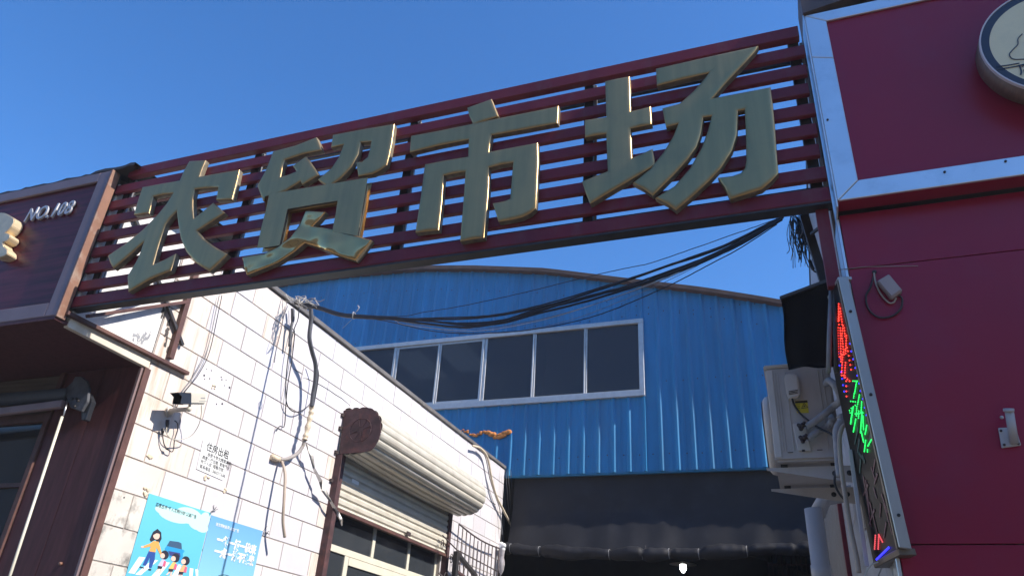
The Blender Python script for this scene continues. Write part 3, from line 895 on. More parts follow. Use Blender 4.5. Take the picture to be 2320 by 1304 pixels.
# stand-offs between letters and slats
mb = MB()
for xx, zz in ((-5.1, 4.8), (-4.75, 5.1), (-3.95, 4.95), (-3.5, 5.2), (-2.9, 5.2), (-2.2, 4.9), (-2.1, 5.3), (-1.65, 4.8), (-0.95, 4.8), (-0.9, 5.3), (-0.4, 5.1), (0.0, 4.8)):
    mb.cyl((xx, LYF + 0.07, zz), (xx, GY + 0.01, zz), 0.008, 8)
mb.build('stand_off', dark_steel, gate)

# ------------------------------------------------------------------ magenta shop building on the right
mg = thing('magenta_shop', 'glossy magenta panelled shop with silver framed sign fascia at the right', 'shop', (2.5, 4, 0))
FY = 3.95
MX = 0.42
fpt = lambda x, y, Y=FY: at(x, y, Y=Y)
lo_i, hi_i = 4.338, 5.640            # inner edges of the silver frame at Y=FY
lo_o, hi_o = 4.215, 5.728
MB().box(0.541, 6.5, FY + 0.02, FY + 0.035, lo_i - 0.01, hi_i + 0.01).build('fascia_panel', magenta, mg)
xin = 0.545
def flat(poly, name, mt, d=0.018, y=FY, bev=0.003, **k):
    return MB().prism([(a, y, b) for a, b in poly], (0, d, 0)).build(name, mt, mg, bevel=bev, **k)
zj = at(1855, 130, Y=FY).z
flat([(MX, lo_o), (xin, lo_i), (xin, zj - 0.031), (MX, zj + 0.012)], 'frame_strip', silver)
flat([(MX, zj + 0.0145), (xin, zj - 0.0285), (xin, hi_i), (MX, hi_o)], 'frame_strip', silver)
flat([(MX + 0.003, lo_o - 0.001), (3.4, lo_o), (3.4, lo_i), (xin + 0.003, lo_i - 0.002)], 'frame_strip', silver)
flat([(3.402, lo_o), (6.5, lo_o), (6.5, lo_i), (3.402, lo_i)], 'frame_strip', silver)
flat([(xin + 0.003, hi_i + 0.001), (6.5, hi_i), (6.5, hi_o), (MX + 0.003, hi_o + 0.001)], 'frame_strip', silver)
MB().box(MX, 6.5, FY + 0.04, 4.2, lo_o + 0.014, 5.76).build('fascia_box', dark_steel, mg)
MB().box(MX, 6.5, FY + 0.02, 4.075, lo_o + 0.002, lo_o + 0.012).build('fascia_soffit', magenta, mg)
MB().box(MX - 0.012, MX - 0.002, FY - 0.002, 4.16, 4.17, 5.74).build('frame_return', silver, mg, bevel=0.003)
mb = MB()
for xx, zz in ((at(2140, 390, Y=FY).x, at(2140, 390, Y=FY).z), (at(2278, 366, Y=FY).x, at(2278, 366, Y=FY).z), (at(1875, 272, Y=FY).x, at(1875, 272, Y=FY).z)):
    mb.cyl((xx, FY + 0.002, zz), (xx, FY - 0.006, zz), 0.007, 8)
mb.build('rivet', dark_steel, mg)
# top flashing, brown and torn
fl = MB()
fl.prism([(MX - 0.01, FY - 0.02, 5.735), (0.78, FY - 0.02, 5.80), (0.80, FY - 0.02, 5.765), (0.98, FY - 0.02, 5.775), (1.04, FY - 0.02, 5.81), (6.5, FY - 0.02, 5.84), (6.5, FY - 0.02, 6.05), (MX - 0.01, FY - 0.02, 6.05)], (0, 0.35, 0))
fl.build('top_flashing', mat('brown_flashing', (0.10, 0.075, 0.07), 0.6, var=0.2, scale=4, dirt=(0.2, 0.12, 0.09), dirt_amt=0.4), mg)
MB().box(MX, 6.5, FY + 0.02, 9.0, 5.85, 5.95).build('roof', dark_roof, mg)
# lower wall: panels with open joints
LY = 4.08
zs = [at(1960, 605, Y=LY).z, at(2200, 1232, Y=LY).z]
cuts = [4.195, zs[0], zs[1], 0.9, 0.0]
colx = [MX + 0.004, 2.6, 4.8, 6.5]
for z1, z0 in zip(cuts, cuts[1:]):
    for a, b in zip(colx, colx[1:]):
        MB().box(a + 0.002, b - 0.002, LY + (0.0015 if z1 > 4 else 0), LY + 0.02, z0 + 0.003, z1 - 0.003).build('wall_panel', magenta, mg, bevel=0.0015)
MB().box(MX + 0.002, 6.5, LY + 0.022, LY + 0.2, 0, 4.19).build('wall_core', dark_steel, mg)
MB().box(MX - 0.016, MX + 0.001, LY - 0.004, LY + 0.21, 0, 4.165).build('corner_strip', silver, mg, bevel=0.002)
MB().tube([at(1890, 612, Y=LY - 0.008), at(1960, 604, Y=LY - 0.008), at(2080, 602, Y=LY - 0.008)], 0.002, 5).build('joint_wire', hose, mg)

# round lightbox sign
rs = thing('round_sign', 'round cream lightbox sign with navy ring on the magenta fascia', 'sign', (1.67, 3.85, 4.97))
RC, RR = Vector((1.672, 3.79, 4.975)), 0.392
def disc(c, r0, r1, y, name, mt, n=96, thick=0.004, a0=0, a1=360):
    mb = MB()
    st = [math.radians(a0 + (a1 - a0) * k / n) for k in range(n + 1)]
    for k in range(n):
        q = []
        for rad_, t in ((r0, st[k]), (r1, st[k]), (r1, st[k + 1]), (r0, st[k + 1])):
            q.append(Vector((c.x + rad_ * math.cos(t), y, c.z + rad_ * math.sin(t))))
        mb.prism(q, (0, thick, 0)) if r0 > 0 else mb.prism(q[1:3] + [Vector((c.x, y, c.z))], (0, thick, 0))
    return mb.build(name, mt, rs)
disc(RC, 0, RR - 0.0505, 3.790, 'face', cream_disc)
disc(RC, RR - 0.05, RR - 0.0085, 3.789, 'ring', navy)
disc(RC, RR - 0.008, RR, 3.784, 'rim', rim_white, thick=0.02)
MB().cyl((RC.x, 3.80, RC.z), (RC.x, 3.925, RC.z), RR - 0.001, 96).build('drum', tan_rim, rs)
MB().cyl((RC.x, 3.925, RC.z), (RC.x, FY + 0.03, RC.z), 0.05, 24).build('mount', dark_steel, rs)
ZR = zoomer(2180, 0, 140 / 702)
fy = 3.786
def line(pts, w, name):
    P = [at(*q, Y=fy) for q in pts]
    mb = MB()
    P = catmull(P, 5)
    L_, R_ = [], []
    for i, p in enumerate(P):
        d = (P[min(i + 1, len(P) - 1)] - P[max(0, i - 1)]).normalized()
        nrm = Vector((-d.z, 0, d.x)) * w / 2
        L_.append(p + nrm)
        R_.append(p - nrm)
    for i in range(len(P) - 1):
        mb.add([L_[i], R_[i], R_[i + 1], L_[i + 1], L_[i] + Vector((0, .0025, 0)), R_[i] + Vector((0, .0025, 0)), R_[i + 1] + Vector((0, .0025, 0)), L_[i + 1] + Vector((0, .0025, 0))],
               [(0, 1, 2, 3), (0, 4, 5, 1), (3, 2, 6, 7), (0, 3, 7, 4), (1, 5, 6, 2)])
    return mb.build(name, navy, rs)
line([ZR(*q) for q in [(683, 385), (635, 440), (632, 505), (580, 560), (537, 615), (560, 660), (610, 674), (700, 672), (800, 676), (880, 640)]], 0.005, 'drawn_line')
line([ZR(*q) for q in [(380, 757), (520, 740), (650, 717)]], 0.0065, 'chopstick')
line([ZR(*q) for q in [(385, 785), (520, 770), (658, 744)]], 0.0065, 'chopstick')
p = at(*ZR(650, 855), Y=fy)
put_text('print', '周', 0.085, navy, (p.x, fy, p.z + 0.005), (1, 0, 0.02), (0, 0, 1), rs, bold=0.001)

# junction box with looped cable
jb = thing('junction_box', 'small beige junction box with a loop of cable on the magenta wall', 'box', at(2015, 650, Y=LY))
J = [(1987, 636), (2014, 620), (2045, 657), (2020, 674)]
bq = [at(*q, Y=LY - 0.045) for q in J]
beige = mat('beige_box_plastic', (0.42, 0.33, 0.3), 0.5, var=0.05)
MB().prism(bq, (0, 0.04, 0)).build('box', beige, jb, bevel=0.004, seg=2)
ctr = sum(bq, Vector()) / 4
MB().prism([ctr + (q - ctr) * 0.9 + Vector((0, -0.006, 0)) for q in bq], (0, 0.006, 0)).build('lid', beige, jb, bevel=0.002)
MB().tube(catmull([at(*q, Y=LY - 0.015) for q in [(1980, 618), (1984, 640), (1995, 665), (2012, 684), (2024, 685), (2030, 675)]]), 0.005, 8).build('cable', hose, jb)
MB().tube(catmull([at(*q, Y=LY - 0.012) for q in [(1982, 618), (1972, 650), (1962, 672), (1968, 700), (1990, 718), (2020, 716), (2040, 700), (2044, 678), (2036, 668)]]), 0.0055, 8).build('cable', mat('brown_cable', (0.05, 0.035, 0.035), 0.5), jb)
MB().cyl(at(1981, 616, Y=LY - 0.02), at(1981, 616, Y=LY), 0.012, 8).build('gland', black_plastic, jb)

# flag pole holder
fb = thing('flag_pole_holder', 'white plastic flag pole holder screwed to the magenta wall', 'holder', at(2290, 990, Y=LY))
Z7 = zoomer(1680, 440, 0.6625)
MB().prism([at(*Z7(*q), Y=LY - 0.012) for q in [(878, 797), (938, 795), (957, 857), (890, 866)]], (0, 0.010, 0)).build('plate', pipe_white, fb, bevel=0.003)
MB().cyl(at(*Z7(933, 850), Y=LY - 0.02), at(*Z7(915, 738), Y=LY - 0.09), 0.019, 20).build('socket', pipe_white, fb)
MB().cyl(at(*Z7(914, 742), Y=LY - 0.088), at(*Z7(913, 732), Y=LY - 0.094), 0.023, 20).build('collar', pipe_white, fb)
mb = MB()
for q in ((887, 808), (930, 803), (898, 856), (947, 852)):
    p = at(*Z7(*q), Y=LY - 0.012)
    mb.cyl(p, p + Vector((0, -0.006, 0)), 0.006, 8)
mb.build('screw', iron, fb)
p = at(*Z7(890, 762), Y=LY)
MB().ball(p, 0.009, 5).build('plug', pipe_white, fb)

# ------------------------------------------------------------------ LED sign hung at the corner
led = thing('led_sign', 'narrow upright led signboard with red and green lit lettering at the magenta corner', 'sign', at(2035, 1240, Y=4.0))
B1, T1 = at(2036, 1241, Y=3.985), at(1899, 634, Y=3.985)       # near vertical edge of the face
hd = Vector((-0.2244, 0.9745, 0))                                # direction in which the face recedes
Wd = 0.39
B2, T2 = B1 + hd * Wd, T1 + hd * Wd
nrm = hd.cross((T1 - B1).normalized()).normalized()
if nrm.x > 0:
    nrm = -nrm
back = -nrm * 0.075
MB().prism([B1, B2, T2, T1], back * 0.6).build('board', led_board, led)
# frame profiles
rim = 0.016
MB().bar(B1 + back * 0.5 + Vector((0, -0.004, 0)), T1 + back * 0.5 + Vector((0, -0.004, 0)), 0.012, 0.08, up=back).build('edge_profile', led_frame, led) if False else None
so_ = at(2065, 1245, Y=3.985)
to_ = at(1921, 628, Y=3.985)
MB().prism([B1, so_, to_, T1], (0, -0.02, 0)).build('edge_profile', led_frame, led, bevel=0.004)
MB().prism([B1 + nrm * .004, B2 + nrm * .004, B2 + Vector((0, 0, -0.03)), B1 + Vector((0, 0, -0.03))], back).build('bottom_profile', mat('bronze_profile', (0.2, 0.16, 0.12), 0.4, metal=0.5), led, bevel=0.003)
MB().prism([T1, T2, T2 + Vector((0, 0, 0.02)), T1 + Vector((0, 0, 0.02))], back).build('top_profile', led_frame, led, bevel=0.003)
MB().prism([B1 + nrm * .006, B1 + hd * rim + nrm * .006, T1 + hd * rim + nrm * .006, T1 + nrm * .006], back * 0.1).build('bezel', mat('tan_bezel', (0.25, 0.21, 0.15), 0.4, metal=0.4), led)
mb = MB()
for q in ((1927, 705), (1973, 893), (2036, 1166)):
    p = at(*q, Y=3.964)
    mb.cyl(p, p + Vector((0, -0.004, 0)), 0.008, 10)
mb.build('screw', ink, led)

def onboard(x, y, lift=0.004):
    r = ray(x, y)
    p0 = B1 + nrm * lift
    t = (p0 - CAM).dot(nrm) / r.dot(nrm)
    return CAM + r * t

ZC = zoomer(1840, 620, 240 / 920)
ZD = zoomer(1880, 840, 200 / 562)

def dots(strokes, zf, step, name, mt, r=0.006, label=None):
    mb = MB()
    for s_ in strokes:
        for p, q in zip(s_, s_[1:]):
            n_ = max(1, int(math.hypot(q[0] - p[0], q[1] - p[1]) / step))
            for k in range(n_ + 1):
                t = k / n_
                c_ = onboard(*zf(p[0] + (q[0] - p[0]) * t, p[1] + (q[1] - p[1]) * t))
                mb.ball(c_, (r * 0.6, r * 1.2, r * .75), 3)
    o_ = mb.build(name, mt, led, label=label)
    o_['kind'] = 'stuff'
    return o_

red = [[(230, 262), (228, 410)], [(243, 300), (262, 440)], [(232, 440), (215, 495)], [(268, 450), (255, 560)], [(222, 490), (225, 720)], [(245, 470), (250, 760)], [(298, 535), (290, 690)],
       [(262, 560), (275, 700)], [(303, 640), (240, 720)], [(265, 700), (255, 880)], [(290, 770), (280, 900)], [(270, 880), (325, 930)], [(235, 330), (232, 400)], [(215, 600), (218, 670)], [(278, 470), (285, 540)]]
dots(red, ZC, 21, 'red_lamps', led_red, label='red lit lettering')
dots([[(310, 670), (338, 830)], [(295, 930), (298, 1062)]], ZC, 34, 'red_lamps', led_red)
gr = [[(355, 930), (390, 930)], [(385, 940), (370, 1030)], [(365, 1040), (360, 1075)], [(410, 1050), (395, 1130)], [(335, 1105), (375, 1110)], [(430, 1110), (425, 1200)], [(340, 1165), (375, 1140)],
      [(325, 1185), (330, 1205)], [(355, 1165), (335, 1300)], [(388, 1150), (384, 1230)], [(440, 1205), (375, 1215)], [(405, 1190), (402, 1250)]]
dots(gr, ZC, 15, 'green_lamps', led_green, r=0.0055, label='green lit lettering')
gr2 = [[(165, 305), (150, 385)], [(205, 260), (195, 390)], [(235, 345), (225, 400)], [(200, 385), (215, 450)], [(228, 440), (220, 510)], [(265, 435), (243, 475)], [(240, 500), (240, 512)], [(145, 235), (132, 330)], [(210, 285), (215, 370)]]
dots(gr2, ZD, 9, 'green_lamps', led_green, r=0.0055)
bl = [(198, 540), (195, 590), (203, 635), (215, 687), (223, 740), (237, 795), (252, 850), (260, 910), (268, 965), (278, 1020), (328, 605), (340, 672), (357, 740), (375, 815), (392, 882), (408, 950), (420, 1015), (440, 1085), (457, 1160), (472, 1225)]
dots([[q, (q[0] + .1, q[1])] for q in bl], ZC, 50, 'blue_lamps', led_blue, r=0.0065, label='blue border lamps')
dots([[(375, 1122), (298, 1196)]], ZD, 9, 'blue_lamps', led_blue, r=0.0075, label='short lit blue bar')
dots([[(290, 1045), (285, 1130)], [(312, 1045), (308, 1130)], [(312, 1040), (335, 1085)]], ZD, 11, 'red_lamps', led_salmon, r=0.0065)

def films(strokes, name, mt, w, label=None):
    mb = MB()
    for s_ in strokes:
        for p, q in zip(s_, s_[1:]):
            a_, b_ = onboard(*ZD(*p), lift=.002), onboard(*ZD(*q), lift=.002)
            d_ = (b_ - a_).normalized()
            s2 = nrm.cross(d_) * w / 2
            mb.prism([a_ - s2, b_ - s2 * .6, b_ + s2 * .6, a_ + s2], nrm * 0.002)
    mb.build(name, mt, led, label=label)['kind'] = 'stuff'
films([[(182, 360), (160, 465)], [(190, 430), (178, 520)], [(208, 530), (222, 585)], [(197, 560), (192, 650)], [(262, 395), (255, 470)], [(185, 520), (225, 575)]], 'unlit_strokes', film_teal, 0.018, 'unlit teal lettering')
films([[(290, 560), (278, 640)], [(265, 610), (292, 700)], [(305, 650), (285, 720)], [(230, 690), (255, 900)], [(215, 670), (265, 990)], [(255, 830), (303, 1030)], [(280, 740), (300, 810)], [(330, 690), (345, 780)],
       [(325, 840), (320, 930)], [(345, 840), (400, 1040)], [(360, 960), (345, 1060)], [(245, 720), (215, 790)], [(285, 880), (250, 980)], [(330, 780), (370, 900)]], 'unlit_strokes', film_pink, 0.014, 'unlit pink lettering')

# dark awning cloth on a rod beside the LED sign
fp = thing('dark_cloth_flap', 'stiff black cloth panel hanging below the gateway beside the led sign', 'cloth', at(1830, 750, Y=4.35))
Q = [at(1769, 676, Y=4.42), at(1884, 634, Y=4.2), at(1892, 827, Y=4.2), at(1785, 837, Y=4.42)]
mb = MB()
n_ = 14
gr_ = []
for j in range(n_ + 1):
    for i in range(n_ + 1):
        u, v = i / n_, j / n_
        p = (Q[0].lerp(Q[1], u)).lerp(Q[3].lerp(Q[2], u), v)
        p = p + Vector((0.006 * math.sin(v * 7), 0.012 * math.sin(u * 5 + v * 3) + 0.006 * math.sin(u * 13), 0.005 * math.sin(u * 6)))
        gr_.append(p)
th = Vector((0, 0.006, 0))
N1 = len(gr_)
fc = []
for j in range(n_):
    for i in range(n_):
        a_ = j * (n_ + 1) + i
        fc.append((a_, a_ + n_ + 1, a_ + n_ + 2, a_ + 1))
        fc.append((N1 + a_, N1 + a_ + 1, N1 + a_ + n_ + 2, N1 + a_ + n_ + 1))
for k in range(n_):
    for a_, b_ in ((k, k + 1), (n_ * (n_ + 1) + k, n_ * (n_ + 1) + k + 1), (k * (n_ + 1), (k + 1) * (n_ + 1)), (k * (n_ + 1) + n_, (k + 1) * (n_ + 1) + n_)):
        fc.append((a_, b_, N1 + b_, N1 + a_))
mb.add(gr_ + [p + th for p in gr_], fc, True)
mb.build('cloth', flap_m, fp)
MB().tube([at(1884, 640, Y=4.12), at(1879, 760, Y=4.12), at(1877, 843, Y=4.12)], 0.013, 10).build('rod', cable_grey, fp)
MB().tube([at(1892, 640, Y=4.1), at(1893, 760, Y=4.1), at(1895, 843, Y=4.1)], 0.012, 10).build('rod', dark_steel, fp)
MB().bar(Q[0] + Vector((0, -.005, 0.0)), Q[1] + Vector((0, -.005, 0.0)), 0.02, 0.02).build('top_rod', dark_steel, fp)

# ------------------------------------------------------------------ alley wall on the right, behind the magenta shop
rw = thing('right_alley_building', 'shaded grey tiled wall with ribbed shutter and downpipe along the right of the alley', 'building', (1, 8, 0))
RX = 0.40
MB().box(RX + 0.012, 0.9, 4.3, 7.9, 0, 5.6).build('masonry', grout, rw)
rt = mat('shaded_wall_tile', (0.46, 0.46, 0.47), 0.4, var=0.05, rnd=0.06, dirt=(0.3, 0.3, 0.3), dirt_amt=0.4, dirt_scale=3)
tc2 = {}
row = 0
z_ = 5.6
while z_ > 0.3:
    yy = 4.3 - (0.28 if row % 2 else 0)
    while yy < 7.9:
        a_, b_ = max(4.3, yy), min(7.9, yy + 0.56)
        if b_ - a_ > 0.05:
            key = round(b_ - a_, 3)
            if key not in tc2:
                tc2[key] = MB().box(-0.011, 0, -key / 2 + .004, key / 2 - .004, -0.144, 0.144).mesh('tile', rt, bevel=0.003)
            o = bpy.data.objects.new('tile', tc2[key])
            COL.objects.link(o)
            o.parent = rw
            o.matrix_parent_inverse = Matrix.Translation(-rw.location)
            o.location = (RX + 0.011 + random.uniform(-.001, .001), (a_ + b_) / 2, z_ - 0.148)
        yy += 0.56
    z_ -= 0.297
    row += 1
MB().box(0.36, 0.42, 7.905, 8.0, 0, 4.8).build('corner_post', maroon, rw, bevel=0.004)
mb = MB()
yy = 8.02
while yy < 13.8:
    mb.prism([(RX + 0.02, yy, 0), (RX - 0.01, yy + 0.02, 0), (RX - 0.01, yy + 0.06, 0), (RX + 0.02, yy + 0.08, 0), (RX + 0.05, yy + 0.08, 0), (RX + 0.05, yy, 0)], (0, 0, 4.6))
    yy += 0.12
mb.box(RX + 0.03, 0.9, 8.0, 13.9, 0, 4.6)
mb.build('ribbed_cladding', steel_rib, rw)
# white downpipe in front of it
dp = thing('downpipe', 'wide white vertical pipe standing under the air conditioner', 'pipe', (0.16, 6.2, 0))
pb = at(1862, 1304, Y=6.2)
ptp = at(1843, 1152, Y=6.2)
rp_ = 0.064
MB().cyl((pb.x, 6.2, 0), (pb.x, 6.2, ptp.z), rp_, 28).build('pipe', pipe_white, dp)
zc_ = at(1862, 1280, Y=6.2).z
MB().cyl((pb.x, 6.2, zc_ - .12), (pb.x, 6.2, zc_), rp_ + 0.006, 28).build('collar', pipe_white, dp)
MB().tube([(pb.x + 0.03, 6.26, ptp.z - 0.02), (pb.x + .10, 6.28, ptp.z + 0.10), (RX + 0.02, 6.3, ptp.z + .14)], 0.06, 16).build('elbow', pipe_white, dp)

# ------------------------------------------------------------------ air conditioner outdoor unit
ac = thing('air_conditioner', 'grey outdoor air conditioner on steel brackets hung on the right alley wall', 'air conditioner', (0.1, 5.0, 2.9))
AY0 = 4.72
tl, tr = at(1727, 836, Y=AY0), at(1877, 820, Y=AY0)
bl_, br_ = at(1762, 1050, Y=AY0), at(1893, 1030, Y=AY0)
AX0, AX1 = (tl.x + bl_.x) / 2, 0.285
AZ0, AZ1 = (bl_.z + br_.z) / 2 - 0.005, (tl.z + tr.z) / 2
AL = 0.74
MB().box(AX0, AX1, AY0, AY0 + AL, AZ0, AZ1).build('casing', ac_paint, ac, bevel=0.014, seg=2)
MB().box(AX0 - 0.008, AX1 + 0.004, AY0 - 0.006, AY0 + AL + 0.006, AZ1 - 0.004, AZ1 + 0.018).build('top_cover', ac_trim, ac, bevel=0.008, seg=2)
# fan shroud on the alley face
fc_ = Vector((AX0, AY0 + 0.45, (AZ0 + AZ1) / 2))
MB().tube([fc_ + Vector((0.002, 0, 0)), fc_ + Vector((-0.03, 0, 0)), fc_ + Vector((-0.045, 0, 0))], [0.265, 0.255, 0.235], 36).build('fan_shroud', ac_trim, ac)
for k in range(10):
    rr_ = 0.03 + k * 0.022
    ring = [fc_ + Vector((-0.05, rr_ * math.cos(t), rr_ * math.sin(t))) for t in [2 * math.pi * j / 24 for j in range(25)]]
    MB().tube(ring, 0.0025, 4).build('guard_ring', black_plastic, ac)
# pressed ribs of the end panel
for xx in (AX0 + 0.055, AX0 + 0.07, AX0 + 0.115, AX1 - 0.075, AX1 - 0.05):
    MB().box(xx, xx + 0.006, AY0 - 0.005, AY0 + 0.002, AZ0 + 0.06, AZ1 - 0.04).build('pressed_rib', ac_paint, ac, bevel=0.002)
MB().box(AX0 + 0.004, AX0 + 0.045, AY0 - 0.007, AY0 + 0.002, AZ0 + 0.02, AZ1 - 0.02).build('corner_panel', ac_trim, ac, bevel=0.003)
ZA = zoomer(1700, 620, 400 / 1449)
ZAC = zoomer(1680, 800, 220 / 797)
af = lambda x_, y_, dy=0.0: at(*ZAC(x_, y_), Y=AY0 - dy)
MB().prism([af(345, 185, .05), (af(375, 160, .05)), af(440, 160, .05), af(465, 190, .05), af(480, 340, .05), af(470, 358, .05), af(395, 372, .05), af(372, 345, .05)], (0, 0.05, 0)).build('terminal_cover', ac_trim, ac, bevel=0.008, seg=2)
for k in range(3):
    MB().bar(af(388, 312 + 12 * k, .052), af(462, 300 + 12 * k, .052), 0.004, 0.003).build('vent_slot', ink, ac)
lb = MB().prism([af(436, 390, .004), af(540, 382, .004), af(553, 486, .004), af(455, 487, .004)], (0, 0.003, 0)).build('warning_label', yellow, ac)
MB().prism([af(438, 392, .006), af(540, 384, .006), af(542, 402, .006), af(440, 408, .006)], (0, 0.0015, 0)).build('print', ink, ac)
tri = [af(490, 452, .006), af(548, 444, .006), af(513, 403, .006)]
cc = sum(tri, Vector()) / 3
MB().prism(tri, (0, 0.0015, 0)).build('print', ink, ac)
MB().prism([cc + (q - cc) * 0.72 + Vector((0, -0.001, 0)) for q in tri], (0, 0.001, 0)).build('print', yellow, ac)
MB().prism([cc + (q - cc) * 0.36 + Vector((0, -0.002, 0)) for q in tri], (0, 0.001, 0)).build('print', ink, ac)
for k in range(4):
    MB().bar(af(445, 420 + 15 * k, .006), af(480, 418 + 15 * k, .006), 0.003, 0.001).build('print', ink, ac)
MB().prism([af(418, 575, .012), af(520, 560, .012), af(575, 800, .012), af(462, 800, .012)], (0, 0.012, 0)).build('valve_plate', ac_trim, ac, bevel=0.004)
for q in ((500, 605), (515, 705)):
    p = af(*q, dy=.03)
    mb = MB().cyl(p, p + Vector((0.0, -0.05, 0)), 0.012, 10).cyl(p + Vector((-0.025, -.03, -0.005)), p + Vector((0.03, -0.03, 0.005)), 0.011, 10).ball(p + Vector((-0.01, -.03, -0.02)), 0.013, 5)
    mb.ball(p + Vector((-0.02, -.02, 0.008)), 0.012, 5).ball(p + Vector((0.012, -.04, 0.012)), 0.011, 5)
    mb.build('service_valve', iron, ac)
MB().prism([af(495, 787, .014), af(520, 787, .014), af(522, 802, .014), af(496, 803, .014)], (0, 0.004, 0)).build('print', ink, ac)
for q in ((380, 812), (620, 792)):
    a_ = af(*q, dy=.002)
    MB().bar(a_, a_ + Vector((0.03, 0, 0)), 0.01, 0.002).build('print', ink, ac)
# lagged pipes from valves round to the wall
MB().tube(catmull([af(535, 600, .06), af(600, 560, .07), af(665, 510, .07), af(760, 430, .06), at(1904, 905, Y=4.55), at(1897, 880, Y=4.5), at(1880, 862, Y=4.6), at(1872, 868, Y=4.7)]), 0.021, 12).build('lagged_pipe', foam, ac)
MB().tube(catmull([af(548, 700, .06), af(620, 645, .05), af(700, 600, .03), at(1885, 950, Y=4.62), at(1880, 930, Y=4.75), at(1872, 870, Y=4.95)]), 0.019, 12).build('lagged_pipe', foam, ac)
MB().tube(catmull([at(1902, 940, Y=4.5), at(1908, 950, Y=4.5), at(1896, 975, Y=4.5), at(1898, 1020, Y=4.5), at(1903, 1080, Y=4.5)]), 0.022, 12).build('lagged_pipe', foam, ac)
MB().tube(catmull([af(415, 370, .04), af(435, 425, .03), af(480, 490, .03), af(560, 560, .05), af(650, 620, .08), at(1886, 985, Y=4.58), at(1894, 1010, Y=4.5), at(1895, 1050, Y=4.5), at(1891, 1090, Y=4.5), at(1900, 1115, Y=4.5), at(1918, 1136, Y=4.5)]), 0.0065, 8).build('power_cable', cable_m, ac)
# brackets
for yb, holes in ((4.80, 0), (5.32, 1)):
    zt_ = AZ0 - 0.022
    pl = [(AX0 - 0.055, zt_), (AX0 - 0.05, zt_ - 0.014), (RX - 0.01, zt_ - 0.115), (RX - 0.01, zt_)]
    b_ = MB().prism([(a, yb - 0.02, z) for a, z in pl], (0, 0.005, 0)).box(AX0 - 0.055, RX - 0.01, yb - 0.014, yb + 0.03, zt_ - 0.004, zt_ + 0.001).build('bracket', ac_paint, ac)
    MB().box(RX - 0.02, RX - 0.008, yb - 0.03, yb + 0.05, zt_ - 0.26, zt_ + 0.02).build('wall_plate', ac_paint, ac)
    for hx in (RX - 0.17, RX - 0.09):
        MB().cyl((hx, yb - 0.0225, zt_ - 0.045), (hx, yb - 0.0205, zt_ - 0.045), 0.016, 16).build('bracket_hole', ink if holes else dark_steel, b_)
    MB().box(AX0 + 0.03, AX0 + 0.07, yb - 0.01, yb + 0.03, zt_ + 0.001, AZ0 + 0.001).box(AX1 - 0.07, AX1 - 0.03, yb - 0.01, yb + 0.03, zt_ + 0.001, AZ0 + 0.001).build('foot', black_plastic, ac)

# drain hose and trunking beside the LED sign
hz = thing('drain_hose', 'beige plastic hose looping over and down beside the led sign', 'hose', at(1940, 1290, Y=4.45))
MB().tube(catmull([at(*q, Y=4.42) for q in [(1918, 960), (1908, 968), (1902, 995), (1905, 1050), (1915, 1120), (1928, 1200), (1941, 1262), (1946, 1296)]]), 0.0125, 10).build('hose', hose, hz)
tk = thing('cable_trunking', 'pale square plastic trunking running down beside the drain hose', 'trunking', at(1950, 1280, Y=4.4))
pa, pb2 = at(1926, 1018, Y=4.33), at(1964, 1282, Y=4.33)
MB().bar(pa, pb2, 0.02, 0.014, up=(0, 1, 0)).build('trunking', pipe_white, tk, bevel=0.002)
wv = thing('signal_wire', 'thin white wire curling under the led signboard', 'wire', at(1975, 1290, Y=4.1))
MB().tube(catmull([at(*q, Y=4.2) for q in [(1990, 1272), (1975, 1278), (1964, 1292), (1958, 1310)]]), 0.0035, 6).build('wire', white_plastic, wv)

# ------------------------------------------------------------------ overhead cables
cb = thing('cable_bundle', 'sagging bundle of black overhead cables slung across the alley below the gateway', 'cables', at(1100, 725, Y=5.4))
YL, YR = 6.6, 6.2
xl_, xr_ = WX, 0.30

def cpt(x_, y_):
    # Y falls linearly with X from the left wall to the right end
    r = ray(x_, y_)
    k = (YR - YL) / (xr_ - xl_)
    # solve CAM.y + r.y t = YL + k (CAM.x + r.x t - xl_)
    t = (YL + k * (CAM.x - xl_) - CAM.y) / (r.y - k * r.x)
    return CAM + r * t

def cable(pts, rad_, mt, nn=8, n=8):
    rad_ *= 0.95
    P = catmull([cpt(*q) for q in pts], nn)
    P = [p + Vector((random.uniform(-1, 1), random.uniform(-1, 1), random.uniform(-1, 1))) * 0.0015 for p in P]
    return MB().tube(P, rad_, 7).build('cable', mt, cb)

core = [(668, 684), (723, 697), (764, 710), (806, 716), (888, 720)]
END = (1768, 494)
cable(core + [(999, 723), (1109, 717), (1239, 692), (1360, 655), (1441, 628), (1517, 601), (1634, 561), END], 0.0115, cable_m)
cable([(a, b + 3) for a, b in core] + [(971, 734), (1054, 741), (1137, 730), (1192, 713), (1260, 692), (1364, 663), (1456, 641), (1548, 609), (1658, 559), (1772, 497)], 0.014, cable_m)
cable([(a, b + 1) for a, b in core] + [(980, 728), (1060, 736), (1137, 726), (1210, 703), (1300, 683), (1400, 654), (1500, 620), (1600, 583), (1700, 534), (1770, 495)], 0.011, cable_m)
cable([(a, b - 2) for a, b in core] + [(990, 729), (1075, 731), (1150, 722), (1239, 699), (1330, 672), (1420, 652), (1520, 616), (1640, 568), (1765, 500)], 0.009, cable_m)
cable([(a, b - 1) for a, b in core] + [(970, 727), (1050, 734), (1130, 733), (1210, 712), (1300, 690), (1400, 661), (1500, 628), (1600, 590), (1700, 541), (1775, 492)], 0.012, cable_m)
cable([(a, b + 2) for a, b in core] + [(1010, 719), (1120, 713), (1240, 687), (1360, 651), (1460, 619), (1560, 584), (1650, 551), (1762, 495)], 0.008, cable_m)
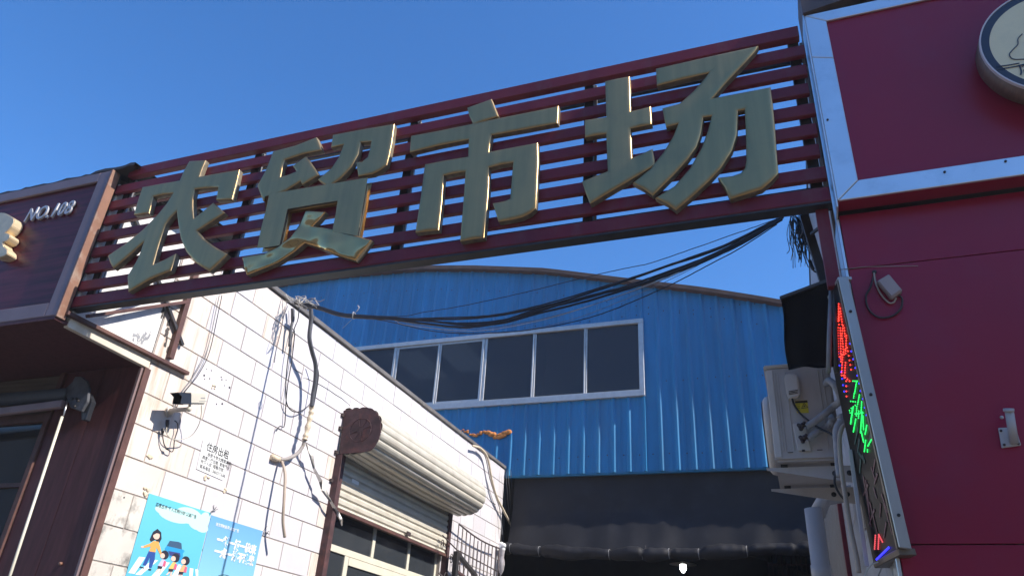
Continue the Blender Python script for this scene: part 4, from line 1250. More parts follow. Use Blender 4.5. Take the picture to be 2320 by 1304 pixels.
cable([(a, b + 4) for a, b in core] + [(916, 735), (1026, 747), (1109, 747), (1239, 722), (1364, 683), (1450, 652), (1540, 615), (1650, 563), (1766, 497)], 0.0042, cable_pale)
cable([(a, b + 3) for a, b in core] + [(900, 727), (1000, 739), (1090, 744), (1200, 728), (1320, 697), (1440, 657), (1540, 618), (1650, 566), (1766, 498)], 0.0035, cable_grey)
cable([(a, b) for a, b in core[:-1]] + [(880, 728), (971, 748), (1054, 755), (1180, 749), (1280, 733), (1364, 710), (1440, 680), (1517, 646), (1610, 598), (1680, 560), (1760, 508)], 0.0055, cable_m)
cable([(a, b - 4) for a, b in core[:-1]] + [(908, 716), (960, 707), (1050, 692), (1180, 664), (1270, 642), (1364, 619), (1440, 603), (1480, 594), (1576, 561), (1690, 521), (1780, 489)], 0.0042, cable_m)
cable([(a, b + 5) for a, b in core[:-1]] + [(860, 719), (940, 734), (1026, 751), (1130, 754), (1239, 738), (1330, 712), (1430, 672), (1520, 632), (1640, 570), (1764, 500)], 0.003, cable_grey)
# ties and frayed wire ends
for q in ((802, 714),):
    c_ = cpt(*q)
    ring = [c_ + Vector((0.006 * math.cos(k), 0.035 * math.cos(k * math.pi / 6), 0.04 * math.sin(k * math.pi / 6))) for k in range(13)]
    MB().tube(ring, 0.005, 5).build('cable_tie', cable_pale, cb)
    MB().tube(catmull([c_ + Vector((0.02, 0, 0.04)), c_ + Vector((0.05, 0, 0.09)), c_ + Vector((0.02, 0.01, 0.13))], 4), 0.005, 5).build('cable_tie', cable_pale, cb)
    MB().tube(catmull([c_ + Vector((-0.02, 0, -0.05)), c_ + Vector((-0.06, 0, -0.09)), c_ + Vector((-0.12, 0, -0.15))], 4), 0.003, 5).build('cable_tie', cable_pale, cb)
random.seed(5)
for k in range(16):
    c_ = cpt(random.uniform(662, 715), 0)
    q0 = (random.uniform(655, 712), 0)
    y0_ = 682 + (q0[0] - 660) * 0.23
    P = [cpt(q0[0] + random.uniform(-18, 18) + j * random.uniform(4, 9), y0_ + random.uniform(-14, 12)) for j in range(4)]
    P = [p + Vector((0, random.uniform(-.1, .05), 0)) for p in P]
    MB().tube(catmull(P, 5), random.choice((0.003, 0.004, 0.0055)), 5).build('loose_wire', random.choice((cable_m, cable_grey, cable_pale, cable_pale)), cb)

# tangle of wires and clamps at the right end
wt = thing('wire_tangle', 'tangle of frayed wires and insulator clips under the right end of the gateway', 'wires', at(1835, 540, Y=6.2))
random.seed(9)
for k in range(60):
    P = []
    x_, y_ = random.uniform(1790, 1832), random.uniform(484, 500)
    for j in range(5):
        P.append(at(x_, y_, Y=6.2 + random.uniform(-.08, .15)))
        x_ += random.uniform(-6, 14)
        y_ += random.uniform(8, 34)
    MB().tube(catmull(P, 4), random.choice((0.0025, 0.0035, 0.0045)), 5).build('wire', random.choice((cable_m, cable_m, cable_m, cable_grey)), wt)
for q in ((1812, 505), (1809, 523), (1815, 534), (1821, 535), (1812, 517), (1818, 526)):
    p = at(*q, Y=6.2)
    MB().box(p.x - .02, p.x + .02, p.y - .02, p.y + .02, p.z - .022, p.z + .022).build('clip', black_plastic, wt, bevel=0.004)
MB().tube(catmull([at(*q, Y=6.3) for q in [(1834, 590), (1840, 605), (1846, 615), (1857, 616)]], 5), [0.016] * 8 + [0.008] * 8, 7).build('wire_bunch', cable_m, wt)

# ------------------------------------------------------------------ conduit and loose wires on the tiled wall
cn = thing('wall_conduit', 'dark grey flexible conduit wrapped in cream tape curving down the tiled wall', 'conduit', at(700, 850, X=WX))
pts = [(690, 694), (703, 699), (705, 715), (704, 732), (701, 765), (707, 796), (715, 827), (714, 864), (709, 894), (706, 921)]
xo = [0.25, 0.26, 0.26, 0.25, 0.24, 0.22, 0.2, 0.18, 0.16, 0.15]
MB().tube(catmull([at(*q, X=WX + d_) for q, d_ in zip(pts, xo)]), 0.027, 12).build('conduit', conduit_m, cn)
pts = [(706, 918), (705, 935), (700, 955), (693, 985), (690, 996)]
P = catmull([at(*q, X=WX + 0.14) for q in pts], 5)
MB().tube(P, [0.03 + 0.008 * math.sin(i * 1.7) for i in range(len(P))], 10).build('tape_wrap', tape_m, cn)
pts = [(690, 994), (686, 1010), (672, 1028), (650, 1039), (634, 1040)]
MB().tube(catmull([at(*q, X=WX + d_) for q, d_ in zip(pts, (.13, .12, .10, .07, .04))]), 0.022, 10).build('conduit', mat('dusty_conduit', (0.3, 0.27, 0.25), 0.7), cn)
MB().tube([at(*q, X=WX + 0.03) for q in [(616, 1034), (625, 1038), (638, 1042)]], [0.035, 0.035, 0.028], 10).build('end_cap', tape_m, cn)
MB().tube(catmull([at(*q, X=WX + d_) for q, d_ in zip([(638, 1044), (644, 1062), (646, 1085), (643, 1140), (641, 1180), (645, 1216)], (.05, .12, .16, .2, .2, .2))]), 0.017, 8).build('hose', hose, cn)
MB().tube(catmull([at(*q, X=WX + 0.12) for q in Z5b and [Z5b(*v) for v in [(500, 700), (525, 790), (520, 870), (505, 960), (490, 1040)]]]), 0.008, 6).build('wire', cable_m, cn)
MB().tube(catmull([at(*Z5b(*v), X=WX + 0.06) for v in [(385, 300), (375, 400), (345, 480), (310, 640), (290, 800), (285, 960), (300, 1040), (340, 1080), (390, 1080), (440, 1050), (470, 1015)]]), 0.0065, 6).build('wire', cable_m, cn)
MB().tube(catmull([at(*Z5b(*v), X=WX + 0.03) for v in [(325, 320), (330, 460), (350, 500), (330, 700), (300, 880), (285, 1040), (275, 1185), (240, 1190), (215, 1225)]]), 0.006, 6).build('wire', cable_m, cn)
MB().tube(catmull([at(*Z5b(*v), X=WX + 0.05) for v in [(300, 300), (270, 380), (245, 500), (215, 620), (200, 720)]]), 0.005, 6).build('wire', cable_grey, cn)
MB().tube(catmull([at(*Z5b(*v), X=WX + 0.08) for v in [(335, 320), (340, 400), (325, 460), (312, 600)]]), 0.018, 8).build('lagging', conduit_m, cn)
# thin wires from the beam down to the camera
tw = thing('thin_wires', 'two thin wires hanging from the gateway down to the security camera', 'wires', at(470, 800, X=WX))
MB().tube(catmull([at(*q, X=WX + 0.03) for q in [(497, 668), (490, 700), (470, 790), (440, 850), (412, 888), (395, 920), (388, 930)]]), 0.0045, 6).build('wire', cable_grey, tw)
MB().tube(catmull([at(*q, X=WX + 0.035) for q in [(503, 668), (494, 710), (474, 798), (448, 850), (418, 888), (400, 922), (392, 932)]]), 0.0045, 6).build('wire', cable_m, tw)
# white film strip fluttering
sp_ = thing('plastic_strip', 'torn translucent plastic strip trailing from the taped conduit', 'strip', at(740, 1100, X=WX + .1))
ctr_ = [(695, 1005), (706, 1030), (712, 1060), (728, 1090), (735, 1110), (750, 1135), (765, 1160), (773, 1175), (775, 1190)]
wd = [2, 5, 3, 5, 6, 3, 5, 4, 1]
mb = MB()
Lp = [at(x_ - w_, y_ + w_ * .3, X=WX + 0.10 + 0.02 * math.sin(i * 1.9)) for i, ((x_, y_), w_) in enumerate(zip(ctr_, wd))]
Rp = [at(x_ + w_ * .6, y_ - w_ * .3, X=WX + 0.13 + 0.02 * math.cos(i * 2.3)) for i, ((x_, y_), w_) in enumerate(zip(ctr_, wd))]
for i in range(len(Lp) - 1):
    mb.add([Lp[i], Rp[i], Rp[i + 1], Lp[i + 1], Lp[i] - Vector((.003, 0, 0)), Rp[i] - Vector((.003, 0, 0)), Rp[i + 1] - Vector((.003, 0, 0)), Lp[i + 1] - Vector((.003, 0, 0))],
           [(0, 1, 2, 3), (4, 7, 6, 5), (0, 3, 7, 4), (1, 5, 6, 2)], True)
mb.build('film', mat('milky_film', (0.78, 0.74, 0.68), 0.4), sp_)
# cables near the far end of the wall
fe = thing('hanging_cables', 'pale cable and black wires hanging at the far corner of the tiled wall', 'cables', at(1110, 1050, X=WX))
MB().tube(catmull([at(*Z6(*v), X=WX + 0.10) for v in [(1005, 725), (1040, 738), (1070, 780), (1090, 880), (1110, 950), (1140, 1010), (1170, 1070), (1188, 1115)]]), 0.022, 8).build('cable', tape_m, fe)
MB().tube(catmull([at(*Z6(*v), X=WX + 0.06) for v in [(1030, 735), (1060, 775), (1080, 870), (1105, 950), (1125, 1010), (1135, 1120)]]), 0.010, 6).build('cable', cable_grey, fe)
for dx in (0, 10, 22):
    MB().tube([at(*Z6(1150 + dx, 830), X=WX + 0.14), at(*Z6(1160 + dx, 960), X=WX + 0.14), at(*Z6(1172 + dx, 1110), X=WX + 0.14)], 0.006, 5).build('cable', cable_m, fe)
tn = thing('knotted_rag', 'knotted white rag tied at the end of the iron grille', 'rag', at(1138, 1245, X=WX + .1))
c_ = at(1137, 1236, X=WX + 0.12)
mb = MB()
random.seed(3)
for k in range(7):
    mb.ball(c_ + Vector((random.uniform(-.03, .05), random.uniform(-.05, .05), random.uniform(-.06, .05))), (0.05, 0.06, 0.05), 5)
mb.build('knot', paper, tn)
MB().tube(catmull([c_, c_ + Vector((0.0, 0.02, -0.2)), c_ + Vector((0.02, 0.0, -0.38)), c_ + Vector((0.01, 0.0, -0.55))], 4), [0.05, 0.06, 0.06, 0.055, 0.05, 0.055, 0.06, 0.06, 0.055, 0.05, 0.04, 0.02, 0.01], 8).build('tail', mat('grey_rag', (0.3, 0.28, 0.29), 0.8, var=0.3, scale=20), tn)

# ------------------------------------------------------------------ roller shutter and window in the tiled wall
rsu = thing('roller_shutter', 'cream roller shutter half lowered over a window, its slats wound above', 'shutter', (WX, 10, 4.0))
SY0, SY1 = 8.25, 11.95
def rp(q, Y=SY0):
    return at(*Z6(*q), Y=Y)
plate = [(425, 568), (515, 556), (530, 553), (560, 562), (583, 585), (595, 618), (595, 660), (584, 700), (562, 735), (545, 748), (520, 752), (410, 762)]
pp = [rp(q) for q in plate]
for p in pp:
    p.x = max(p.x, WX + 0.002)
MB().prism(pp, (0, 0.012, 0)).build('end_plate', plate_m, rsu, bevel=0.003)
cz = sum((p.z for p in pp), 0) / len(pp)
hub = Vector(((WX + max(p.x for p in pp)) / 2, SY0, (max(p.z for p in pp) + min(p.z for p in pp)) / 2))
zt_, zb_ = max(p.z for p in pp), min(p.z for p in pp)
xr = max(p.x for p in pp)
# fins on the end plate
for k in range(8):
    t = k * math.pi / 4 + 0.3
    MB().bar(hub + Vector((0.04 * math.cos(t), -0.004, 0.04 * math.sin(t))), hub + Vector((0.15 * math.cos(t), -0.004, 0.15 * math.sin(t))), 0.008, 0.01, up=(0, 1, 0)).build('rib', plate_m, rsu)
ring = [hub + Vector((0.16 * math.cos(t), -0.003, 0.16 * math.sin(t))) for t in [2 * math.pi * k / 32 for k in range(33)]]
MB().tube(ring, 0.005, 5).build('rib', plate_m, rsu)
# wound housing: slats lying along the alley round an arc from the wall top to the wall bottom
prof = []
cx_, rx_ = xr - (zt_ - zb_) / 2, (zt_ - zb_) / 2
cx_ = max(cx_, WX + 0.02)
prof.append((WX + 0.01, zt_ - 0.005))
for k in range(0, 13):
    t = math.pi / 2 - math.pi * k / 12
    prof.append((cx_ + (xr - cx_) * math.cos(t), (zt_ + zb_) / 2 + rx_ * math.sin(t) * 0.98))
prof.append((WX + 0.09, zb_ + 0.0))
# resample into ~12 slats
def resample(pr_, n_):
    L_ = [0]
    for a_, b_ in zip(pr_, pr_[1:]):
        L_.append(L_[-1] + math.hypot(b_[0] - a_[0], b_[1] - a_[1]))
    out = []
    for k in range(n_ + 1):
        s_ = L_[-1] * k / n_
        for i in range(len(pr_) - 1):
            if L_[i] <= s_ <= L_[i + 1] + 1e-9:
                t = (s_ - L_[i]) / (L_[i + 1] - L_[i])
                out.append((pr_[i][0] + (pr_[i + 1][0] - pr_[i][0]) * t, pr_[i][1] + (pr_[i + 1][1] - pr_[i][1]) * t))
                break
    return out
NS = 13
pr_ = resample(prof, NS)
cen = ((WX + xr) / 2, (zt_ + zb_) / 2)
for k in range(NS):
    a_, b_ = Vector((pr_[k][0], 0, pr_[k][1])), Vector((pr_[k + 1][0], 0, pr_[k + 1][1]))
    d_ = (b_ - a_)
    nn_ = Vector((-d_.z, 0, d_.x)).normalized()
    if (a_ + b_ - 2 * Vector((cen[0], 0, cen[1]))).dot(nn_) < 0:
        nn_ = -nn_
    g_ = d_ * 0.06
    # ridge section: groove, raised crown, groove
    sec = [a_ - nn_ * 0.006, a_ + g_ - nn_ * 0.004, a_ + d_ * 0.16 + nn_ * 0.010, a_ + d_ * 0.35 + nn_ * 0.016, a_ + d_ * 0.65 + nn_ * 0.016, a_ + d_ * 0.86 + nn_ * 0.008, b_ - nn_ * 0.006]
    mb = MB()
    ny = 14
    for j in range(ny + 1):
        yv = SY0 + 0.013 + (SY1 - SY0 - 0.013) * j / ny
        sag = 0.0
        if k > NS * 0.55:
            sag = -0.045 * math.sin(math.pi * j / ny) * ((k - NS * .55) / (NS * .45))
        for s_ in sec:
            mb.v.append((s_.x, yv, s_.z + sag))
    m_ = len(sec)
    for j in range(ny):
        for i in range(m_ - 1):
            q = j * m_ + i
            mb.f.append((q, q + 1, q + m_ + 1, q + m_))
            mb.sm.append(False)
    mb.build('wound_slat', cream_tin, rsu)
# far end plate
MB().prism([(max(WX + 0.002, a_ - 0.004), SY1, b_) for a_, b_ in pr_], (0, 0.01, 0)).build('end_plate', plate_m, rsu)
# hanging curtain of slats
zc = zb_ + 0.06
k = 0
SB = 3.545
while zc > SB + 0.03:
    z1_, z0_ = zc, max(SB, zc - 0.095)
    mb = MB()
    sx = WX + 0.045
    sec = [(sx, z1_), (sx + 0.004, z1_ - 0.012), (sx + 0.02, z1_ - 0.03), (sx + 0.02, z0_ + 0.02), (sx + 0.004, z0_ + 0.008), (sx - 0.002, z0_)]
    mb.prism([(a_, OY0 - 0.04, b_) for a_, b_ in sec] + [(sx - 0.012, OY0 - 0.04, z0_), (sx - 0.012, OY0 - 0.04, z1_)], (0, OY1 - OY0 + 0.06, 0))
    mb.build('slat', cream_tin, rsu)
    zc -= 0.0965
    k += 1
MB().box(WX + 0.02, WX + 0.085, OY0 - 0.04, OY1 + 0.02, SB - 0.035, SB + 0.004).build('bottom_rail', brown_steel, rsu, bevel=0.004)
MB().box(WX + 0.086, WX + 0.1, 10.28, 10.40, SB + 0.03, SB + 0.09).build('lock', iron, rsu)
MB().box(WX + 0.066, WX + 0.0675, 8.62, 8.80, zc + 0.44, zc + 0.49).build('sticker', paper, rsu)
# guide rails
rail = MB().bar(at(*Z6(400, 760), X=WX + 0.09), at(*Z6(298, 1310), X=WX + 0.09), 0.09, 0.07, up=(1, 0, 0))
gp, gq = at(*Z6(402, 755), X=WX + 0.07), at(*Z6(300, 1304), X=WX + 0.07)
MB().box(WX + 0.001, WX + 0.10, SY0 + 0.0, SY0 + 0.095, 0, zb_ - 0.002).build('guide_rail', plate_m, rsu, bevel=0.004)
MB().box(WX + 0.001, WX + 0.10, OY1 + 0.03, OY1 + 0.11, 0, zb_ - 0.002).build('guide_rail', plate_m, rsu, bevel=0.004)
for z in (zt_ - 0.1, zt_ - 0.28, zb_ + 0.02, zb_ - 0.35):
    MB().box(WX + 0.001, WX + 0.03, SY0 - 0.05, SY0 - 0.002, z - 0.02, z + 0.02).build('lug', iron, rsu)
# window behind the shutter
wn = thing('aluminium_window', 'cream framed sliding window behind the half lowered shutter', 'window', (WX - .1, 10, 1.6))
zt2 = 3.12
fx = WX - 0.06
MB().box(fx - 0.05, fx, OY0, OY1, zt2 - 0.055, zt2 + 0.03).build('transom', cream_frame, wn, bevel=0.005)
for y_, w_ in ((OY0 + 0.03, 0.06), (9.64, 0.075), (10.72, 0.07), (OY1 - 0.03, 0.06)):
    MB().box(fx - 0.045, fx - 0.002, y_ - w_ / 2, y_ + w_ / 2, zt2 + 0.031, OZ1).build('upper_mullion', cream_frame, wn, bevel=0.004)
for y_, w_ in ((OY0 + 0.03, 0.06), (9.0, 0.10), (10.15, 0.09), (11.0, 0.09), (OY1 - 0.03, 0.06)):
    MB().box(fx - 0.045, fx - 0.002, y_ - w_ / 2, y_ + w_ / 2, 1.6, zt2 - 0.056).build('lower_mullion', cream_frame, wn, bevel=0.004)
MB().box(fx - 0.04, fx - 0.001, 9.06, 11.0, zt2 - 0.16, zt2 - 0.057).build('sash_rail', cream_frame, wn, bevel=0.004)
ys = [OY0, 9.64, 10.72, OY1]
for a_, b_ in zip(ys, ys[1:]):
    MB().box(fx - 0.026, fx - 0.020, a_ + 0.04, b_ - 0.04, zt2 + 0.031, OZ1).build('pane', pane2_m, wn)
ys = [OY0, 9.0, 10.15, 11.0, OY1]
for a_, b_ in zip(ys, ys[1:]):
    MB().box(fx - 0.026, fx - 0.020, a_ + 0.05, b_ - 0.05, 1.6, zt2 - 0.058).build('pane', pane2_m, wn)
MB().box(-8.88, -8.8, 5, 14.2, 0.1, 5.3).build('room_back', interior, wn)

# ------------------------------------------------------------------ iron grille leaf folded against the wall
gl = thing('iron_grille', 'dark iron bar grille with scrollwork standing at the far end of the tiled wall', 'grille', (WX + .15, 13.2, 2.2))
gx = WX + 0.14
GA, GB, GZ = 12.55, 14.6, 4.15
pA, pB = at(1040, 1186, X=gx), at(1131, 1241, X=gx)
GA, GZ = pA.y, pA.z
GB, GZB = pB.y, pB.z
def gz(y_):
    t = (y_ - GA) / (GB - GA)
    return GZ + (GZB - GZ) * t - 0.05 * math.sin(math.pi * t)
P = [Vector((gx, GA + (GB - GA) * k / 12, gz(GA + (GB - GA) * k / 12))) for k in range(13)]
MB().tube(P, 0.014, 6).build('top_rail', iron, gl)
for k in range(12):
    y_ = GA + (GB - GA) * k / 11
    MB().cyl((gx, y_, 2.2), (gx, y_, gz(y_) if k != 5 else gz(y_) - 0.04), 0.0095, 6).build('bar', iron, gl)
for dz in (0.42, 1.0, 1.7):
    MB().tube([(gx, GA - 0.6 if dz > .9 or True else GA, GZ - dz + 0.12), (gx, GA, GZ - dz), (gx, GB, GZB - dz)], 0.011, 6).build('cross_rail', iron, gl)
for yb, zb2, r_ in ((GA + 0.15, GZ - 0.55, 0.08), (GA + 0.35, GZ - 0.62, 0.07), (GA - 0.35, GZ - 0.95, 0.09), (GA + 0.7, GZ - 0.85, 0.08), (GA - 0.2, GZ - 0.6, 0.06), (GA - 0.6, GZ - 0.45, 0.06)):
    P = [Vector((gx + 0.01, yb + (r_ * (1 - k / 40)) * math.cos(k * 0.35), zb2 + (r_ * (1 - k / 40)) * math.sin(k * 0.35) * 1.5)) for k in range(28)]
    MB().tube(P, 0.007, 5).build('scroll', iron, gl)
gpst = thing('gate_post', 'dark steel post with a diagonal arm in front of the iron grille', 'post', at(1030, 1300, X=WX + .3))
q0 = at(1035, 1248, X=WX + 0.25)
MB().box(q0.x - 0.04, q0.x + 0.04, q0.y - 0.045, q0.y + 0.045, 0, q0.z).build('post', dark_steel, gpst, bevel=0.005)
MB().bar(q0 + Vector((0, 0.03, -0.03)), at(1078, 1304, X=WX + 0.25), 0.07, 0.05).build('arm', dark_steel, gpst)
MB().bar(at(1030, 1290, X=WX + 0.25), at(1085, 1330, X=WX + .25), 0.05, 0.04).build('arm', plate_m, gpst)

# ------------------------------------------------------------------ security camera
sc2 = thing('security_camera', 'white bullet security camera with black hood on the tiled wall', 'camera', at(380, 930, X=WX))
base = at(382, 932, X=WX)
MB().cyl(base, base + Vector((0.022, 0, 0)), 0.05, 24).build('base', ac_trim, sc2)
tip = at(428, 926, X=WX + 0.21)
MB().tube([base + Vector((0.02, 0, 0.0)), base + Vector((0.06, 0.0, 0.01)), tip], [0.032, 0.023, 0.019], 16).build('arm', ac_trim, sc2)
MB().ball(tip, 0.026, 8).build('joint', white_plastic, sc2)
neck = tip + Vector((0, -0.005, 0.055))
MB().cyl(tip, neck, 0.012, 10).build('neck', white_plastic, sc2)
# body aligned in the picture: front at left, back at right, pointing towards the street
ZK = zoomer(320, 860, 300 / 1565)
bx = WX + 0.22
f0, f1 = at(*ZK(540, 222), X=bx), at(*ZK(728, 228), X=bx)
ax = (f1 - f0)
ax.z = ax.z
ln = ax.length
ax.normalize()
side = Vector((0, 0, 1)).cross(ax).normalized()
upv = ax.cross(side).normalized()
if upv.z < 0:
    upv = -upv
def cbox(name, c0, L_, w_, h_, mt, bev):
    a_ = side * w_ / 2
    b_ = upv * h_ / 2
    return MB().prism([c0 - a_ - b_, c0 + a_ - b_, c0 + a_ + b_, c0 - a_ + b_], ax * L_).build(name, mt, sc2, bevel=bev, seg=2)
hgt = abs((at(*ZK(540, 290), X=bx) - at(*ZK(540, 150), X=bx)).z)
cbox('body', f0, ln, 0.085, hgt, white_plastic, 0.012)
cbox('front', f0 - ax * 0.012, 0.014, 0.075, hgt * 0.92, black_plastic, 0.004)
h0 = at(*ZK(380, 140), X=bx + 0.0)
dx = -ax * (abs((h0 - f0).dot(ax)) * 0.95)
a_, b_ = side * 0.05, upv * hgt / 2
hood = MB()
hood.prism([f0 - a_ + b_, f0 + a_ + b_, f0 + a_ + b_ + dx, f0 - a_ + b_ + dx], -upv * 0.006)
hood.prism([f0 + a_ + b_, f0 + a_ - b_ * 1.05, f0 + a_ - b_ * 0.95 + dx * 0.8, f0 + a_ + b_ * .3 + dx * 0.72, f0 + a_ + b_ + dx], -side * 0.006)
hood.prism([f0 - a_ + b_, f0 - a_ - b_ * 1.05, f0 - a_ - b_ * 0.95 + dx * 0.8, f0 - a_ + b_ * .3 + dx * 0.72, f0 - a_ + b_ + dx], side * 0.006)
hood.prism([f0 - a_ * .95 + b_ * .9, f0 + a_ * .95 + b_ * .9, f0 + a_ * .95 - b_, f0 - a_ * .95 - b_], dx * 0.25)
hood.build('hood', black_plastic, sc2)
MB().ball(f0 - ax * 0.02, 0.02, 8).build('lens', chrome, sc2)
MB().tube(catmull([at(*ZK(712, 300), X=bx), at(*ZK(710, 400), X=bx - .02), at(*ZK(680, 530), X=bx - .05), at(*ZK(600, 650), X=bx - .1), at(*ZK(480, 700), X=bx - .13), at(*ZK(370, 700), X=bx - .14), at(*ZK(305, 640), X=bx - .15), at(*ZK(300, 560), X=bx - .16)], 6), 0.0045, 6).build('cable', white_plastic, sc2)
MB().tube([at(*ZK(312, 470), X=WX + 0.05), at(*ZK(310, 520), X=WX + 0.05), at(*ZK(300, 610), X=WX + 0.05)], [0.018, 0.018, 0.006], 10).build('plug', black_plastic, sc2)
MB().tube(catmull([at(*ZK(262, 590), X=WX + .04), at(*ZK(255, 680), X=WX + .04), at(*ZK(285, 790), X=WX + .04), at(*ZK(370, 845), X=WX + .04), at(*ZK(395, 700), X=WX + .04), at(*ZK(430, 590), X=WX + .04), at(*ZK(425, 510), X=WX + .04), at(*ZK(395, 480), X=WX + .04)], 6), 0.005, 6).build('cable', cable_m, sc2)
MB().tube([at(*ZK(260, 575), X=WX + 0.04), at(*ZK(252, 640), X=WX + 0.04)], [0.018, 0.008], 10).build('plug', black_plastic, sc2)
MB().ball(at(*ZK(305, 812), X=WX + 0.04), (0.012, 0.022, 0.012), 6).build('ferrite', black_plastic, sc2)
# little marking and line on the flank
p_ = f0 + ax * (ln * 0.55) + side * (0.0435 if side.x > 0 else -0.0435)
sgn = 1 if side.x > 0 else -1
MB().bar(p_ - upv * hgt * 0.22, p_ - upv * hgt * 0.22 + ax * ln * 0.5, 0.0015, 0.004).build('print', cable_grey, sc2)
MB().bar(p_ + upv * hgt * 0.06 + ax * ln * .1, p_ + upv * hgt * 0.08 + ax * ln * 0.36, 0.0015, 0.010).build('print', cable_grey, sc2)

# ------------------------------------------------------------------ rental notice
nc = thing('rental_notice', 'small white rental notice with black handwriting below the security camera', 'notice', at(485, 1040, X=WX))
NQ = [at(*ZK(*q), X=WX + 0.006) for q in [(735, 705), (1055, 850), (965, 1185), (655, 1050)]]
mb = MB()
mb.prism(NQ, (-0.003, 0, 0))
mb.build('sheet', paper, nc)
rt_ = (NQ[1] - NQ[0]).normalized()
up_ = (NQ[0] - NQ[3]).normalized()
rt_ = Vector((0, rt_.y, rt_.z)).normalized()
up_ = Vector((0, up_.y, up_.z)).normalized()
def on_notice(body, q, size, bold, sx=1.0):
    p = at(*ZK(*q), X=WX + 0.0075)
    put_text('print', body, size, ink, p, rt_, up_, nc, bold=bold, sx=sx)
on_notice('住房出租', (766, 818), 0.094, 0.0015, 0.93)
on_notice('经贸大学北院家属院', (780, 893), 0.043, 0.0006, 0.97)
on_notice('两室一厅出租. 家电齐全.', (718, 925), 0.043, 0.0006, 0.95)
on_notice('拎包入住. 短租勿扰.', (702, 975), 0.043, 0.0006, 0.95)
on_notice('联系电话 13603217630', (690, 1033), 0.043, 0.0006, 0.92)

# ------------------------------------------------------------------ the two posters
def poster(name, label, corners, top, bottom):
    t_ = thing(name, label, 'poster', tuple(sum((Vector(c) for c in corners), Vector()) / 4))
    mt = bpy.data.materials.new(name + '_print')
    mt.use_nodes = True
    N, L = mt.node_tree.nodes, mt.node_tree.links
    b_ = N['Principled BSDF']
    b_.inputs['Roughness'].default_value = 0.3
    g_ = N.new('ShaderNodeNewGeometry')
    sx_ = N.new('ShaderNodeSeparateXYZ')
    L.new(g_.outputs['Position'], sx_.inputs[0])
    mr = N.new('ShaderNodeMapRange')
    mr.inputs['From Min'].default_value = 2.0
    mr.inputs['From Max'].default_value = 3.05
    L.new(sx_.outputs['Z'], mr.inputs[0])
    mc = N.new('ShaderNodeMix')
    mc.data_type = 'RGBA'
    mc.inputs[6].default_value = (*bottom, 1)
    mc.inputs[7].default_value = (*top, 1)
    L.new(mr.outputs[0], mc.inputs[0])
    L.new(mc.outputs[2], b_.inputs['Base Color'])
    MB().prism(corners, (-0.004, 0, 0)).build('sheet', mt, t_)
    return t_
ZP = zoomer(280, 1090, 360 / 2194)
pxy = lambda q, l_=0.008: at(*ZP(*q), X=WX + l_)
c1 = [pxy((360, 165)), pxy((1215, 435)), pxy((1215, 435)), pxy((40, 1304))]
yA, yB, yC = pxy((355, 170)).y, pxy((1215, 440)).y, pxy((1925, 680)).y
zTop = pxy((355, 170)).z + 0.0
P1 = poster('crossing_poster', 'bright blue road safety poster showing adults and children on a zebra crossing', [(WX + .006, yA, 3.025), (WX + .006, yB - 0.006, 3.03), (WX + .006, yB - 0.006, 1.75), (WX + .006, yA, 1.75)], (0.14, 0.52, 0.66), (0.11, 0.44, 0.63))
P2 = poster('food_saving_poster', 'blue public notice poster with white slogan right of the crossing poster', [(WX + .006, yB + 0.006, 3.012), (WX + .006, yC, 3.02), (WX + .006, yC, 1.75), (WX + .006, yB + 0.006, 1.75)], (0.15, 0.37, 0.66), (0.30, 0.64, 0.72))
def shape(par, name, pts, col_, lift=0.0075, label=None):
    nm = 'print_%d_%d_%d' % tuple(int(c_ * 99) for c_ in col_)
    mt = MATS.get(nm) or mat(nm, col_, 0.4, var=0.0)
    P = [pxy(q, lift) for q in pts]
    return MB().prism(P, (-0.001, 0, 0)).build(name, mt, par, label=label)
def ell(c_, a_, b_, n_=20, rot=0.0):
    return [(c_[0] + a_ * math.cos(2 * math.pi * k / n_) * math.cos(rot) - b_ * math.sin(2 * math.pi * k / n_) * math.sin(rot), c_[1] + a_ * math.cos(2 * math.pi * k / n_) * math.sin(rot) + b_ * math.sin(2 * math.pi * k / n_) * math.cos(rot)) for k in range(n_)]
cl = (0.52, 0.80, 0.78)
li = 0.0070
for c_, a_, b_ in (((700, 470), 230, 90), ((900, 470), 190, 110), ((1030, 560), 140, 110), ((1080, 640), 90, 60), ((560, 400), 130, 60), ((1120, 520), 70, 100)):
    li += 0.0001
    shape(P1, 'cloud', ell(c_, a_, b_, 24, 0.3), cl, li)
white = (0.78, 0.8, 0.8)
for q in ([(215, 1035), (300, 1045), (150, 1270), (65, 1260)], [(400, 1075), (480, 1085), (235, 1290), (160, 1280)], [(560, 1110), (640, 1115), (470, 1330), (360, 1330)], [(760, 1140), (800, 1150), (735, 1330), (650, 1330)], [(915, 1190), (965, 1200), (950, 1330), (905, 1330)], [(990, 1205), (1030, 1215), (1028, 1330), (1000, 1330)]):
    shape(P1, 'zebra_stripe', q, white, 0.0079)
hair, skin, orange_, navyc, pink = (0.03, 0.03, 0.045), (0.78, 0.52, 0.42), (0.78, 0.36, 0.1), (0.03, 0.08, 0.30), (0.75, 0.12, 0.2)
shape(P1, 'hair', [(410, 690), (470, 650), (520, 700), (525, 790), (485, 860), (440, 800), (380, 830), (362, 800), (385, 740)], hair, 0.0082)
shape(P1, 'face', ell((455, 745), 45, 52), skin, 0.0086)
shape(P1, 'fringe', [(410, 700), (470, 668), (505, 720), (455, 712), (405, 740)], hair, 0.0089)
shape(P1, 'sweater', [(420, 815), (485, 830), (530, 990), (505, 1005), (455, 905), (440, 975), (355, 960), (378, 890), (275, 915), (268, 890), (370, 850)], orange_, 0.0084)
shape(P1, 'hand', ell((260, 900), 20, 14), skin, 0.0087)
